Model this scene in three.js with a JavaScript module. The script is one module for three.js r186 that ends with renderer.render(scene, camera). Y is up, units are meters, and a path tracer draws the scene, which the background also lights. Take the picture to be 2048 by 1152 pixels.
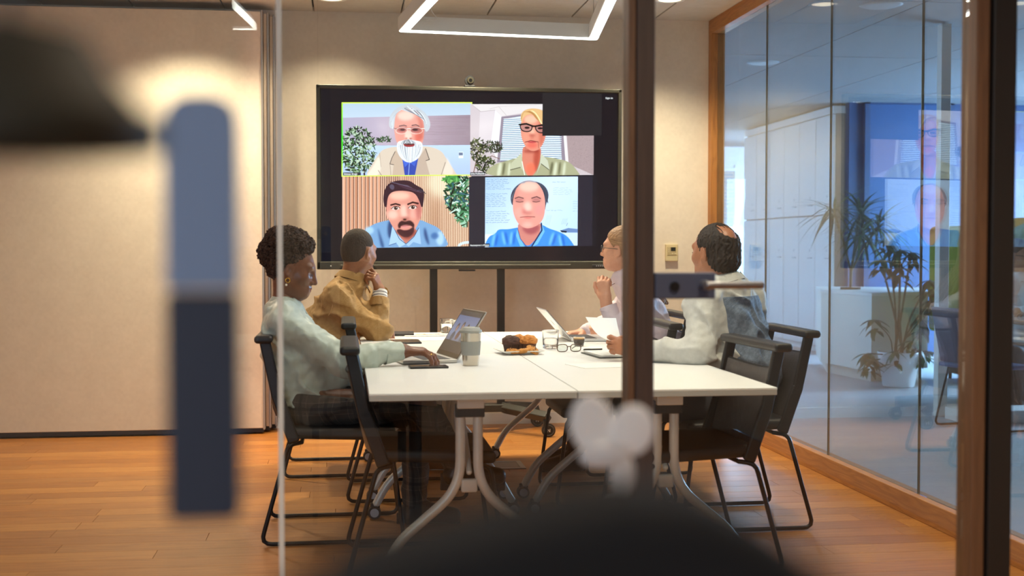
import * as THREE from 'three';
import { RoundedBoxGeometry } from 'three/addons/geometries/RoundedBoxGeometry.js';
import { mergeGeometries } from 'three/addons/utils/BufferGeometryUtils.js';
import { RectAreaLightUniformsLib } from 'three/addons/lights/RectAreaLightUniformsLib.js';
import { createNoise3D } from 'simplex-noise';

// ---------------------------------------------------------------- camera, sky, large lights, exposure
RectAreaLightUniformsLib.init();
const scene = new THREE.Scene();
const FPX = 2500, EYE = 1.26, VPX = 690, VPY = 492;                  // focal length in pixels, eye height, vanishing point of the room's depth
const camera = new THREE.PerspectiveCamera(2 * Math.atan(576 / FPX) * 180 / Math.PI, 2048 / 1152, 0.1, 100);
const YAW = Math.atan((1024 - VPX) / FPX), PITCH = Math.atan((576 - VPY) / Math.hypot(FPX, 1024 - VPX));
camera.position.set(0, EYE, 0);
camera.rotation.set(-PITCH, -YAW, 0, 'YXZ');
camera.focus = 6.6;
camera.userData.fStop = 2.6;
camera.updateMatrixWorld(true);

const skyColour = new THREE.Color().setRGB(0.42, 0.62, 1.0);
scene.background = skyColour;
scene.backgroundIntensity = 1.3;

const renderer = new THREE.WebGLRenderer({ antialias: true });
renderer.toneMapping = THREE.LinearToneMapping;
renderer.toneMappingExposure = 1.46;
renderer.shadowMap.enabled = true;

const PENDANT_LIGHT = 27, DOWNLIGHT = 1, WINDOW_LIGHT = 78, SCREEN_GLOW = 1.2, CORRIDOR_DAY = 5.5;
function areaLight(name, colour, intensity, w, h, at, look) {
  const l = new THREE.RectAreaLight(colour, intensity, w, h);
  l.name = name; l.position.set(...at); l.lookAt(...look); scene.add(l);
  return l;
}
const dayBlue = new THREE.Color().setRGB(0.46, 0.69, 1.0);

// ---------------------------------------------------------------- helpers
const V = (x, y, z) => new THREE.Vector3(x, y, z);
// a photo pixel on the upright plane at distance d, parallel to the back wall
function px(u, v, d) {
  const r = V((u - 1024) / FPX, -(v - 576) / FPX, -1).applyQuaternion(camera.quaternion);
  return r.multiplyScalar(d / -r.z).add(V(0, EYE, 0));
}
// a photo pixel on the level plane of height y
function py(u, v, y) {
  const r = V((u - 1024) / FPX, -(v - 576) / FPX, -1).applyQuaternion(camera.quaternion);
  return r.multiplyScalar((y - EYE) / r.y).add(V(0, EYE, 0));
}
let seed = 7;
const rnd = () => { seed = (seed + 0x6d2b79f5) | 0; let t = Math.imul(seed ^ (seed >>> 15), 1 | seed); t = (t + Math.imul(t ^ (t >>> 7), 61 | t)) ^ t; return ((t ^ (t >>> 14)) >>> 0) / 4294967296; };
const rr = (a, b) => a + (b - a) * rnd();
const n3 = createNoise3D(rnd);
const used = new Map();
function numbered(name) { const n = used.get(name) || 0; used.set(name, n + 1); return n ? name + '_' + String(n).padStart(3, '0') : name; }
function obj(name, geo, mat, parent) {
  const m = new THREE.Mesh(Array.isArray(geo) ? merge(geo) : geo, mat);
  m.name = parent ? name : numbered(name); m.castShadow = m.receiveShadow = true;
  (parent || scene).add(m);
  return m;
}
function tag(o, label, category, group) { o.userData.label = label; o.userData.category = category; if (group) o.userData.group = group; return o; }
function thing(name, label, category, at = [0, 0, 0], turn = 0, group) {
  const g = new THREE.Group(); g.name = numbered(name); g.position.set(...at); g.rotation.y = turn; scene.add(g);
  return tag(g, label, category, group);
}
function struct(name, geo, mat, parent) { const o = obj(name, geo, mat, parent); if (!parent) o.userData.kind = 'structure'; return o; }
function structGroup(name) { const g = new THREE.Group(); g.name = numbered(name); g.userData.kind = 'structure'; scene.add(g); return g; }
function copyOf(o, at, turn, label, group) {
  const c = o.clone(); c.name = numbered(o.name.replace(/_\d{3}$/, '')); scene.add(c); c.position.set(...at); c.rotation.y = turn;
  c.userData = { ...o.userData, label }; if (group) c.userData.group = group;
  return c;
}
function merge(list) {
  const a = list.map((g) => { const k = g.index ? g.toNonIndexed() : g.clone(); for (const n of Object.keys(k.attributes)) if (!['position', 'normal', 'uv'].includes(n)) k.deleteAttribute(n); return k; });
  return mergeGeometries(a);
}
const bx = (w, h, d, x = 0, y = 0, z = 0) => new THREE.BoxGeometry(w, h, d).translate(x, y, z);
const rb = (w, h, d, r, x = 0, y = 0, z = 0, seg = 3) => new RoundedBoxGeometry(w, h, d, seg, r).translate(x, y, z);
const cyl = (r0, r1, h, x = 0, y = 0, z = 0, n = 24) => new THREE.CylinderGeometry(r0, r1, h, n).translate(x, y, z);
const lathe = (pts, n = 40) => new THREE.LatheGeometry(pts.map((p) => new THREE.Vector2(...p)), n);
// box between two x, two y and two z values
const span = (x0, x1, y0, y1, z0, z1) => bx(Math.abs(x1 - x0), Math.abs(y1 - y0), Math.abs(z1 - z0), (x0 + x1) / 2, (y0 + y1) / 2, (z0 + z1) / 2);
// uv in metres by the way each face looks
function metreUV(g, ox = 0, oy = 0, up = false) {
  const k = g.index ? g.toNonIndexed() : g, p = k.attributes.position, n = k.attributes.normal, uv = new Float32Array(p.count * 2);
  for (let i = 0; i < p.count; i++) {
    const ax = Math.abs(n.getX(i)), ay = Math.abs(n.getY(i)), az = Math.abs(n.getZ(i));
    const [a, b] = ay >= ax && ay >= az ? [p.getX(i), p.getZ(i)] : ax >= az ? [p.getZ(i), p.getY(i)] : [p.getX(i), p.getY(i)];
    uv[2 * i] = (up ? b : a) + ox; uv[2 * i + 1] = (up ? a : b) + oy;
  }
  k.setAttribute('uv', new THREE.BufferAttribute(uv, 2));
  return k;
}
class Poly extends THREE.Curve {
  constructor(pts, closed) { super(); this.p = closed ? [...pts, pts[0].clone()] : pts; this.l = [0]; for (let i = 1; i < this.p.length; i++) this.l.push(this.l[i - 1] + this.p[i].distanceTo(this.p[i - 1])); }
  getPoint(t, o = new THREE.Vector3()) {
    const L = this.l, s = t * L[L.length - 1]; let i = 1; while (i < L.length - 1 && L[i] < s) i++;
    return o.lerpVectors(this.p[i - 1], this.p[i], (s - L[i - 1]) / Math.max(1e-9, L[i] - L[i - 1]));
  }
}
// corners rounded by radius r
function fillet(pts, r, n = 6) {
  const out = [pts[0].clone()];
  for (let i = 1; i < pts.length - 1; i++) {
    const a = pts[i - 1].clone().sub(pts[i]), b = pts[i + 1].clone().sub(pts[i]), k = Math.min(r, a.length() * 0.45, b.length() * 0.45);
    const A = pts[i].clone().addScaledVector(a.normalize(), k), B = pts[i].clone().addScaledVector(b.normalize(), k);
    for (let j = 0; j <= n; j++) { const t = j / n; out.push(A.clone().multiplyScalar((1 - t) * (1 - t)).addScaledVector(pts[i], 2 * t * (1 - t)).addScaledVector(B, t * t)); }
  }
  out.push(pts[pts.length - 1].clone());
  return out;
}
function tube(pts, r, { round = 0.03, radial = 10, seg, smooth = false } = {}) {
  const P = pts.map((p) => (p.isVector3 ? p : V(...p)));
  const c = smooth ? new THREE.CatmullRomCurve3(P) : new Poly(fillet(P, round));
  const g = new THREE.TubeGeometry(c, seg || Math.max(8, P.length * 14), r, radial, false);
  const a = c.getPoint(0), b = c.getPoint(1);
  return merge([g, new THREE.SphereGeometry(r, radial, 6).translate(a.x, a.y, a.z), new THREE.SphereGeometry(r, radial, 6).translate(b.x, b.y, b.z)]);
}
// a bar of rectangular section between two points
function bar(a, b, w, h, r = 0.004) {
  const A = a.isVector3 ? a : V(...a), B = b.isVector3 ? b : V(...b), d = B.clone().sub(A), g = new RoundedBoxGeometry(w, d.length(), h, 2, r);
  g.applyQuaternion(new THREE.Quaternion().setFromUnitVectors(V(0, 1, 0), d.clone().normalize()));
  return g.translate((A.x + B.x) / 2, (A.y + B.y) / 2, (A.z + B.z) / 2);
}
// a flat outline given thickness, lying in x-y, from z 0 to depth
function plate(pts, depth, bevel = 0.002) {
  const s = new THREE.Shape(pts.map((p) => new THREE.Vector2(...p)));
  return new THREE.ExtrudeGeometry(s, { depth, bevelEnabled: bevel > 0, bevelThickness: bevel, bevelSize: bevel, bevelSegments: 2, curveSegments: 8 });
}

// ---------------------------------------------------------------- textures and materials
function valueNoise(P) { // tiling value noise of period P
  const t = new Float32Array(P * P); for (let i = 0; i < t.length; i++) t[i] = rnd();
  return (x, y) => {
    const xi = Math.floor(x), yi = Math.floor(y), fx = x - xi, fy = y - yi, s = fx * fx * (3 - 2 * fx), q = fy * fy * (3 - 2 * fy), m = (k) => ((k % P) + P) % P;
    const a = t[m(yi) * P + m(xi)], b = t[m(yi) * P + m(xi + 1)], c = t[m(yi + 1) * P + m(xi)], d = t[m(yi + 1) * P + m(xi + 1)];
    return a + (b - a) * s + (c - a + (a - b - c + d) * s) * q;
  };
}
function dataTex(w, h, f, srgb = true, rep = [1, 1]) {
  const d = new Uint8Array(w * h * 4);
  for (let y = 0; y < h; y++) for (let x = 0; x < w; x++) { const c = f(x / w, y / h), i = (y * w + x) * 4; d[i] = c[0]; d[i + 1] = c[1]; d[i + 2] = c[2]; d[i + 3] = 255; }
  const t = new THREE.DataTexture(d, w, h); t.wrapS = t.wrapT = THREE.RepeatWrapping; t.magFilter = THREE.LinearFilter; t.repeat.set(...rep);
  if (srgb) t.colorSpace = THREE.SRGBColorSpace; t.needsUpdate = true;
  return t;
}
const clampb = (x) => Math.max(0, Math.min(255, x));
const nA = valueNoise(8), nB = valueNoise(32), nC = valueNoise(64), nD = valueNoise(256);
// grain of matt paint, fabric or plastic: base colour and amplitude
function grainTex(rgb, amp, size = 128, rep = [1, 1]) {
  return dataTex(size, size, (u, v) => { const k = (nB(u * 32, v * 32) - 0.5) * amp + (nC(u * 64, v * 64) - 0.5) * amp + (nA(u * 8, v * 8) - 0.5) * amp; return rgb.map((c) => clampb(c + k)); }, true, rep);
}
// wood with the grain along u
function woodTex(rgb, dark, w = 512, h = 128, rep = [1, 1], off = 0) {
  return dataTex(w, h, (u, v) => {
    const warp = nA(u * 8, v * 8 + off) * 0.6, ring = Math.abs(((v * 9 + warp * 3 + nB(u * 4, v * 32 + off) * 0.8) % 1) - 0.5) * 2;
    const fine = nD(u * 16, v * 256), k = 0.45 * ring * ring + 0.35 * fine + 0.2 * nB(u * 8, v * 32);
    return rgb.map((c, i) => clampb(c + (dark[i] - c) * k));
  }, true, rep);
}
const M = (o) => new THREE.MeshPhysicalMaterial(o);
const flat = (hex, rough = 0.6, more = {}) => M({ color: hex, roughness: rough, ...more });
const grain = (rgb, amp, rough, rep = [2, 2], more = {}) => M({ map: grainTex(rgb, amp, 128, rep), roughness: rough, ...more });
const mat = {
  wall: grain([230, 216, 197], 5, 0.85, [1.5, 1.5]),
  wallWhite: grain([226, 228, 232], 5, 0.8, [1.5, 1.5]),
  ceiling: grain([214, 208, 198], 6, 0.9, [2, 2]),
  jointDark: flat('#3a352f', 0.9),
  planks: [[[190, 124, 52], [154, 92, 32]], [[198, 134, 60], [164, 102, 40]], [[178, 114, 46], [144, 84, 30]], [[186, 124, 56], [144, 86, 34]]].map(([a, b], i) => M({ map: woodTex(a, b, 512, 128, [0.6, 2.4], i * 5), roughness: 0.42, clearcoat: 0.15, clearcoatRoughness: 0.4 })),
  oak: M({ map: woodTex([196, 132, 66], [150, 92, 40], 512, 128, [0.7, 3]), roughness: 0.5 }),
  oakDark: M({ map: woodTex([112, 80, 56], [84, 58, 40], 512, 128, [0.7, 3]), roughness: 0.5 }),
  postDark: M({ map: woodTex([70, 54, 47], [52, 39, 35], 256, 64, [0.7, 3]), roughness: 0.55 }),
  mullionBlack: flat('#1c1816', 0.5),
  white: flat('#ecebe8', 0.45),
  tableTop: M({ map: grainTex([240, 240, 239], 3, 64, [3, 3]), roughness: 0.38 }),
  edgeGrey: flat('#b9b6b2', 0.5),
  steelWhite: flat('#dedbd4', 0.35, { metalness: 0.15 }),
  blackMetal: flat('#17171a', 0.38, { metalness: 0.3 }),
  blackPlastic: flat('#1b1b1e', 0.45),
  leather: M({ map: grainTex([84, 80, 80], 10, 128, [6, 6]), roughness: 0.4, bumpMap: grainTex([128, 128, 128], 90, 128, [14, 14]), bumpScale: 0.0012 }),
  seatBlack: M({ map: grainTex([30, 29, 31], 8, 128, [6, 6]), roughness: 0.5 }),
  glassPane: M({ color: '#f4f8f7', transmission: 1, roughness: 0.0, thickness: 0, ior: 1.5 }),
  glassWall: M({ color: '#e9f0f2', transmission: 1, roughness: 0.0, thickness: 0, ior: 1.8 }),
  glassSolid: M({ color: '#ffffff', transmission: 1, roughness: 0.02, thickness: 0.01, ior: 1.45 }),
  water: M({ color: '#ffffff', transmission: 1, roughness: 0.0, thickness: 0.02, ior: 1.33 }),
  glassEdge: M({ color: '#f0eee6', roughness: 0.3, transmission: 0.25, thickness: 0, ior: 1.5 }),
  chrome: flat('#c9c9cc', 0.18, { metalness: 1 }),
  steel: flat('#b4b0a8', 0.28, { metalness: 1 }),
  silver: flat('#d9dadd', 0.32, { metalness: 0.75 }),
  aluminium: flat('#a8a49c', 0.4, { metalness: 0.6 }),
  gold: flat('#d9a441', 0.22, { metalness: 1 }),
  tvFrame: flat('#4a483f', 0.42, { metalness: 0.6 }),
  tvBlack: flat('#0b0b0d', 0.25),
  paper: flat('#f3f2ee', 0.8),
  ceramic: flat('#f1efe8', 0.25, { clearcoat: 0.4 }),
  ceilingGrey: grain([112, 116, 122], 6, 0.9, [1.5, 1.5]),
  beyondFloor: grain([176, 180, 186], 7, 0.4, [1, 1]),
  cabinet: flat('#e3e6ea', 0.3),
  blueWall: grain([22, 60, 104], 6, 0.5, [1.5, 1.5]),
  green: M({ map: grainTex([132, 140, 24], 16, 128, [6, 6]), roughness: 0.85, sheen: 0.4, sheenColor: new THREE.Color('#b8c040') }),
  bark: grain([96, 82, 62], 20, 0.9, [3, 3]),
};

// ---------------------------------------------------------------- the room
const BACK = -8.78, GLASS = 2.65, FRONT = -3.0, CEIL = 2.88, LEFT = -3.2, FARZ = -20, BEYOND_RIGHT = 9.5;
// floor of boards laid across the room
{
  const floor = structGroup('floor');
  struct('subfloor', span(LEFT, GLASS, -0.12, -0.014, BACK - 0.1, 2.3), mat.jointDark, floor);
  const W = 0.145, gap = 0.0016, variants = [];
  for (let k = 0; k < 8; k++) {
    const L = [1.35, 1.6, 1.85, 1.1][k % 4], g = new RoundedBoxGeometry(L - gap, 0.014, W - gap, 1, 0.0009);
    variants.push([L, metreUV(g, rr(0, 9), rr(0, 9))]);
  }
  let row = 0;
  for (let z = BACK + W / 2; z < FRONT + 0.35; z += W, row++) {
    let x = LEFT, first = rr(0.35, 1);
    while (x < GLASS - 0.002) {
      const k = Math.floor(rnd() * 8), [full, g] = variants[k], L = Math.min(full * first, GLASS - x); first = 1;
      const b = struct('plank', g, mat.planks[Math.floor(rnd() * 4)], floor);
      b.position.set(x + L / 2, -0.007, z); b.scale.x = L / full; x += L;
    }
  }
  struct('corridor_boards', metreUV(span(LEFT, GLASS, -0.014, 0, FRONT + 0.43, 2.3)), mat.planks[2], floor);
}
struct('wall_back', metreUV(span(LEFT, GLASS + 0.02, 0, CEIL + 0.2, BACK, BACK - 0.14)), mat.wall);
struct('baseboard_back', span(-0.5, GLASS - 0.1, 0, 0.075, BACK + 0.014, BACK), mat.white);
struct('wall_left', metreUV(span(LEFT - 0.14, LEFT, 0, CEIL + 0.2, BACK - 0.14, 2.3)), mat.wall);
// ceiling of wide metal panels running into the depth
{
  const ceil = structGroup('ceiling');
  struct('ceiling_deck', span(LEFT, GLASS + 0.02, CEIL + 0.03, CEIL + 0.2, BACK - 0.14, 2.3), mat.jointDark, ceil);
  const w = 0.6;
  for (let x = LEFT; x < GLASS; x += w) {
    const x1 = Math.min(x + w - 0.012, GLASS);
    for (const [z0, z1] of [[BACK, -6.4], [-6.39, -3.6], [-3.59, -0.8], [-0.79, 2.3]]) struct('ceiling_panel', metreUV(span(x, x1, CEIL, CEIL + 0.025, z0, z1)), mat.ceiling, ceil);
  }
}
// stacked leaves of a sliding partition, parked before the back wall on the left
for (let k = 0; k < 3; k++) {
  const zf = -8.50 - k * 0.085, right = -0.545 + k * 0.035;
  const t = thing('partition_leaf', ['front cream leaf of the parked sliding partition, widest face', 'middle leaf of the parked sliding partition stack, showing its edge', 'rear leaf of the parked sliding partition stack nearest the wall'][k], 'partition', [right - 1.3, 0, zf - 0.036], 0, 'partition leaves');
  obj('panel', metreUV(rb(2.6, 2.78, 0.06, 0.004, 0, 1.43, 0)), mat.wall, t);
  obj('edge_profile', [rb(0.014, 2.8, 0.072, 0.003, 1.303, 1.43, 0)], mat.aluminium, t);
  obj('seal', [span(1.30, 1.312, 0.05, 2.82, -0.012, 0.012)], mat.blackPlastic, t);
  obj('bottom_seal', span(-1.3, 1.3, 0.012, 0.04, -0.022, 0.022), mat.blackPlastic, t);
}
// right-hand glass wall: oak frame and frameless panes
{
  const rail = structGroup('trim_1');
  struct('bottom_rail', metreUV(rb(2 * 0.045, 0.105, 5.72, 0.004, GLASS, 0.0525, BACK + 2.86)), mat.oak, rail);
  struct('top_rail', metreUV(rb(0.1, 0.1, 5.72, 0.004, GLASS, CEIL - 0.05, BACK + 2.86)), mat.oak, rail);
  struct('jamb', metreUV(rb(0.1, CEIL - 0.2, 0.075, 0.004, GLASS, CEIL / 2, BACK + 0.038), 0, 0, true), mat.oak, rail);
  const zs = [BACK + 0.075, -7.66, -6.6, -5.5, -4.4, FRONT - 0.08];
  const w = structGroup('window_1');
  for (let k = 0; k < 5; k++) struct('pane', span(GLASS - 0.005, GLASS + 0.005, 0.105, CEIL - 0.1, zs[k] + 0.002, zs[k + 1] - 0.002), mat.glassWall, w);
  for (let k = 1; k < 5; k++) struct('joint', span(GLASS - 0.006, GLASS + 0.006, 0.105, CEIL - 0.1, zs[k] - 0.002, zs[k] + 0.002), flat('#5b6a66', 0.3), w);
}
// front glass partition that the picture is taken through
{
  const px0 = -0.158, postX = [0.68, 0.743], mull = [1.567, 1.67];
  const t = structGroup('window_2');
  struct('pane', span(px0 + 0.012, postX[0], 0.06, CEIL - 0.08, FRONT - 0.005, FRONT + 0.005), mat.glassPane, t);
  struct('glass_edge', span(px0, px0 + 0.012, 0.06, CEIL - 0.08, FRONT - 0.006, FRONT + 0.006), mat.glassEdge, t);
  struct('pane', span(mull[1], GLASS - 0.08, 0.06, CEIL - 0.08, FRONT - 0.005, FRONT + 0.005), mat.glassPane, t);
  const f = structGroup('trim_2');
  struct('door_post', metreUV(rb(0.045, CEIL, 0.09, 0.004, postX[1] - 0.0225, CEIL / 2, FRONT), 0, 0, true), mat.postDark, f);
  struct('post_edge', metreUV(rb(0.018, CEIL, 0.07, 0.003, postX[0] + 0.009, CEIL / 2, FRONT), 0, 0, true), mat.oakDark, f);
  struct('mullion', metreUV(rb(0.062, CEIL, 0.1, 0.004, mull[1] - 0.031, CEIL / 2, FRONT), 0, 0, true), mat.mullionBlack, f);
  struct('mullion_edge', metreUV(rb(0.036, CEIL, 0.08, 0.004, mull[0] + 0.018, CEIL / 2, FRONT), 0, 0, true), M({ map: woodTex([118, 84, 57], [90, 62, 42], 256, 64, [0.7, 3]), roughness: 0.5 }), f);
  struct('head_rail', metreUV(rb(GLASS - px0, 0.08, 0.09, 0.004, (GLASS + px0) / 2, CEIL - 0.04, FRONT)), mat.oakDark, f);
  struct('sill', metreUV(rb(GLASS - mull[1], 0.06, 0.09, 0.004, (GLASS + mull[1]) / 2, 0.03, FRONT)), mat.oakDark, f);
  struct('sill', metreUV(rb(postX[0] - px0, 0.06, 0.09, 0.004, (postX[0] + px0) / 2, 0.03, FRONT)), mat.oakDark, f);
  struct('corner_post', metreUV(rb(0.1, CEIL, 0.1, 0.004, GLASS, CEIL / 2, FRONT), 0, 0, true), mat.oakDark, f);
  // glass door with its lock and lever
  const d = structGroup('door_1');
  struct('door_glass', span(postX[1] + 0.004, mull[0] - 0.004, 0.012, CEIL - 0.09, FRONT - 0.005, FRONT + 0.005), mat.glassPane, d);
  struct('lock_case', rb(0.152, 0.064, 0.03, 0.004, 0.823, 1.164, FRONT + 0.02), flat('#4c5268', 0.45, { metalness: 0.3 }), d);
  struct('key_cylinder', new THREE.CylinderGeometry(0.012, 0.012, 0.008, 20).rotateX(Math.PI / 2).translate(0.795, 1.162, FRONT + 0.037), mat.blackMetal, d);
  struct('lever', [new THREE.CylinderGeometry(0.0125, 0.0125, 0.05, 20).rotateX(Math.PI / 2).translate(0.868, 1.166, FRONT + 0.055), tube([[0.868, 1.166, FRONT + 0.078], [1.0, 1.166, FRONT + 0.078]], 0.0095)], flat('#8d8c92', 0.3, { metalness: 0.9 }), d);
}
// corridor where the camera stands: closed behind, a daylit window at its left end
{ // wall behind the camera, with a daylit window at its left
  const w = structGroup('wall_corridor'), [a, b, y0, y1] = [-3.1, -1.5, 0.7, 2.5];
  struct('wall_part', metreUV(span(LEFT - 0.14, a, 0, CEIL + 0.2, 2.3, 2.44)), mat.wall, w);
  struct('wall_part', metreUV(span(b, 9.6, 0, CEIL + 0.2, 2.3, 2.44)), mat.wall, w);
  struct('wall_part', metreUV(span(a, b, 0, y0, 2.3, 2.44)), mat.wall, w);
  struct('wall_part', metreUV(span(a, b, y1, CEIL + 0.2, 2.3, 2.44)), mat.wall, w);
  const win = structGroup('window_4');
  struct('window_frame', span(a, a + 0.06, y0, y1, 2.33, 2.4), mat.white, win); struct('window_frame', span(b - 0.06, b, y0, y1, 2.33, 2.4), mat.white, win); struct('window_frame', span((a + b) / 2 - 0.03, (a + b) / 2 + 0.03, y0, y1, 2.33, 2.4), mat.white, win);
  struct('window_frame', span(a, b, y0, y0 + 0.06, 2.33, 2.4), mat.white, win); struct('window_frame', span(a, b, y1 - 0.06, y1, 2.33, 2.4), mat.white, win);
  struct('pane', span(a, (a + b) / 2, y0, y1, 2.36, 2.365), mat.glassPane, win); struct('pane', span((a + b) / 2, b, y0, y1, 2.36, 2.365), mat.glassPane, win);
  areaLight('window_daylight', new THREE.Color().setRGB(0.62, 0.8, 1.0), CORRIDOR_DAY, b - a, y1 - y0, [(a + b) / 2, (y0 + y1) / 2, 2.28], [0, 0.6, -1.5]);
}
{
  const w = structGroup('wall_corridor_right');
  struct('wall_part', span(GLASS + 0.02, GLASS + 0.14, 0, CEIL + 0.2, -2.9, 2.3), mat.wall, w);
}

// ---------------------------------------------------------------- space beyond the right glass wall
struct('floor', metreUV(span(GLASS + 0.05, BEYOND_RIGHT, -0.12, 0, FARZ, 2.3)), mat.beyondFloor);
{
  const c = structGroup('ceiling');
  struct('ceiling_deck', span(GLASS + 0.02, BEYOND_RIGHT + 0.14, CEIL + 0.05, CEIL + 0.2, FARZ - 0.14, 2.3), mat.jointDark, c);
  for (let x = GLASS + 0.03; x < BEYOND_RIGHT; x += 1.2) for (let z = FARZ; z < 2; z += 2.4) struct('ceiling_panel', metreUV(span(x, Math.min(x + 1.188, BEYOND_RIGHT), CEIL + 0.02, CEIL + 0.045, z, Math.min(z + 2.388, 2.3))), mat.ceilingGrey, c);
}
struct('wall_behind', metreUV(span(LEFT, GLASS + 0.02, 0, CEIL + 0.2, BACK - 0.14, FARZ)), mat.wallWhite);
// outer wall on the right with a long window band, out of the picture
{
  const w = structGroup('wall_right'), x0 = BEYOND_RIGHT, x1 = BEYOND_RIGHT + 0.14;
  struct('wall_part', span(x0, x1, 0, 0.85, FARZ, 2.3), mat.wallWhite, w);
  struct('wall_part', span(x0, x1, 2.5, CEIL + 0.2, FARZ, 2.3), mat.wallWhite, w);
  for (const [a, b] of [[FARZ, -17.4], [-14.2, -13.2], [-10, 2.3]]) struct('wall_part', span(x0, x1, 0.85, 2.5, a, b), mat.wallWhite, w);
  for (const zc of [-15.8, -11.6]) areaLight('window_daylight', dayBlue, WINDOW_LIGHT, 3.1, 1.6, [x0 - 0.02, 1.68, zc], [x0 - 3, -0.8, zc]);
}
// far end wall with a window and its blind
{
  const a = px(1452, 330, 20), b = px(1489, 600, 20), w = structGroup('wall_far');
  const x0 = a.x - 0.5, x1 = b.x - 0.02, y1 = a.y, y0 = 0.75;
  struct('wall_part', span(GLASS, x0, 0, CEIL + 0.2, FARZ, FARZ - 0.14), mat.wallWhite, w);
  struct('wall_part', span(x1, BEYOND_RIGHT + 0.14, 0, CEIL + 0.2, FARZ, FARZ - 0.14), mat.wallWhite, w);
  struct('wall_part', span(x0, x1, 0, y0, FARZ, FARZ - 0.14), mat.wallWhite, w);
  struct('wall_part', span(x0, x1, y1, CEIL + 0.2, FARZ, FARZ - 0.14), mat.wallWhite, w);
  const win = structGroup('window_3');
  struct('window_frame', [span(x0, x0 + 0.06, y0, y1, FARZ - 0.02, FARZ - 0.09), span(x1 - 0.16, x1, y0, y1, FARZ + 0.01, FARZ - 0.09), span(x0, x1, y1 - 0.06, y1, FARZ - 0.02, FARZ - 0.09), span(x0, x1, y0, y0 + 0.06, FARZ - 0.02, FARZ - 0.09)], mat.white, win);
  struct('pane', span(x0 + 0.06, x1 - 0.16, y0 + 0.06, y1 - 0.06, FARZ - 0.06, FARZ - 0.065), mat.glassPane, win);
  const bl = thing('window_blind', 'white slatted blind hanging in the far end window', 'blind', [(x0 + x1 - 0.1) / 2, y1 - 0.05, FARZ - 0.01]);
  obj('head_box', rb(x1 - x0 - 0.22, 0.05, 0.05, 0.004, 0, -0.025, 0), mat.white, bl);
  const sl = new THREE.BoxGeometry(x1 - x0 - 0.24, 0.002, 0.035).rotateX(0.5);
  for (let y = 0.08; y < y1 - y0 - 0.12; y += 0.06) { const s = obj('slat', sl, mat.white, bl); s.position.set(0, -y, 0); }
  areaLight('window_daylight', dayBlue, WINDOW_LIGHT, x1 - x0 - 0.2, y1 - y0 - 0.2, [(x0 + x1) / 2, (y0 + y1) / 2, FARZ + 0.06], [(x0 + x1) / 2, -1.2, FARZ + 4]);
}
// row of tall white cabinets, its face along the depth
{
  const X = 5.57, z0 = -17.05, z1 = -13.8, n = 6, w = (z1 - z0) / n, mk = flat('#9aa2ad', 0.35, { metalness: 0.8 });
  const order = ['first', 'second', 'third', 'fourth', 'fifth', 'sixth'];
  for (let k = 0; k < n; k++) {
    const zc = z1 - w * (k + 0.5);
    const t = thing('tall_cabinet', order[k] + ' tall white cabinet in the row, counted from the blue wall', 'cabinet', [X + 0.3, 0, zc], 0, 'row of tall white cabinets');
    obj('body', rb(0.56, 2.74, w - 0.002, 0.003, 0.02, 1.43, 0), flat('#6f767f', 0.6), t);
    obj('plinth', span(-0.25, 0.29, 0, 0.06, -w / 2, w / 2), mat.cabinet, t);
    obj('cornice', span(-0.3, 0.3, 2.79, 2.875, -w / 2, w / 2), mat.cabinet, t);
    for (const [y0, y1, hy] of [[0.07, 1.62, 1.12], [1.63, 2.78, 1.75]]) {
      const d = obj('door', rb(0.03, y1 - y0 - 0.006, w - 0.016, 0.002, -0.285, (y0 + y1) / 2, 0), mat.cabinet, t);
      obj('handle', [rb(0.016, 0.012, 0.13, 0.003, -0.308, hy, 0.12)], mk, d);
      obj('lock', rb(0.006, 0.03, 0.018, 0.002, -0.302, hy + 0.09, 0.1), mk, d);
    }
  }
  struct('wall_blue', metreUV(span(X + 0.14, BEYOND_RIGHT, 0, CEIL + 0.2, -13.68, -13.79)), mat.blueWall);
  const a = px(1738, 208, 13.66), d = structGroup('door_2');
  struct('door_leaf', rb(0.95, a.y, 0.04, 0.004, a.x + 0.475, a.y / 2, -13.66), flat('#1f4c7c', 0.4), d);
  struct('door_frame', [span(a.x - 0.06, a.x, 0, a.y + 0.06, -13.68, -13.62), span(a.x + 0.95, a.x + 1.01, 0, a.y + 0.06, -13.68, -13.62), span(a.x - 0.06, a.x + 1.01, a.y, a.y + 0.06, -13.68, -13.62)], flat('#1a3b62', 0.45), d);
  struct('sign', rb(0.2, 0.05, 0.01, 0.002, a.x + 0.1, a.y + 0.14, -13.67), mat.paper, d);
}
// white slim column before the green booth, standing on a low sill
{
  const c = py(1893, 836, 0);
  const t = thing('column', 'slim white column rising beside the green booth', 'column', [c.x, 0, c.z - 0.1]);
  obj('shaft', metreUV(rb(0.075, CEIL + 0.01, 0.075, 0.004, 0, CEIL / 2 + 0.005, 0)), mat.white, t);
  const s = thing('low_sill', 'low white block at the foot of the slim column', 'block', [c.x + 0.28, 0, c.z - 0.02]);
  obj('block', rb(0.62, 0.09, 0.3, 0.006, 0, 0.045, 0.2), mat.white, s);
}

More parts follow.
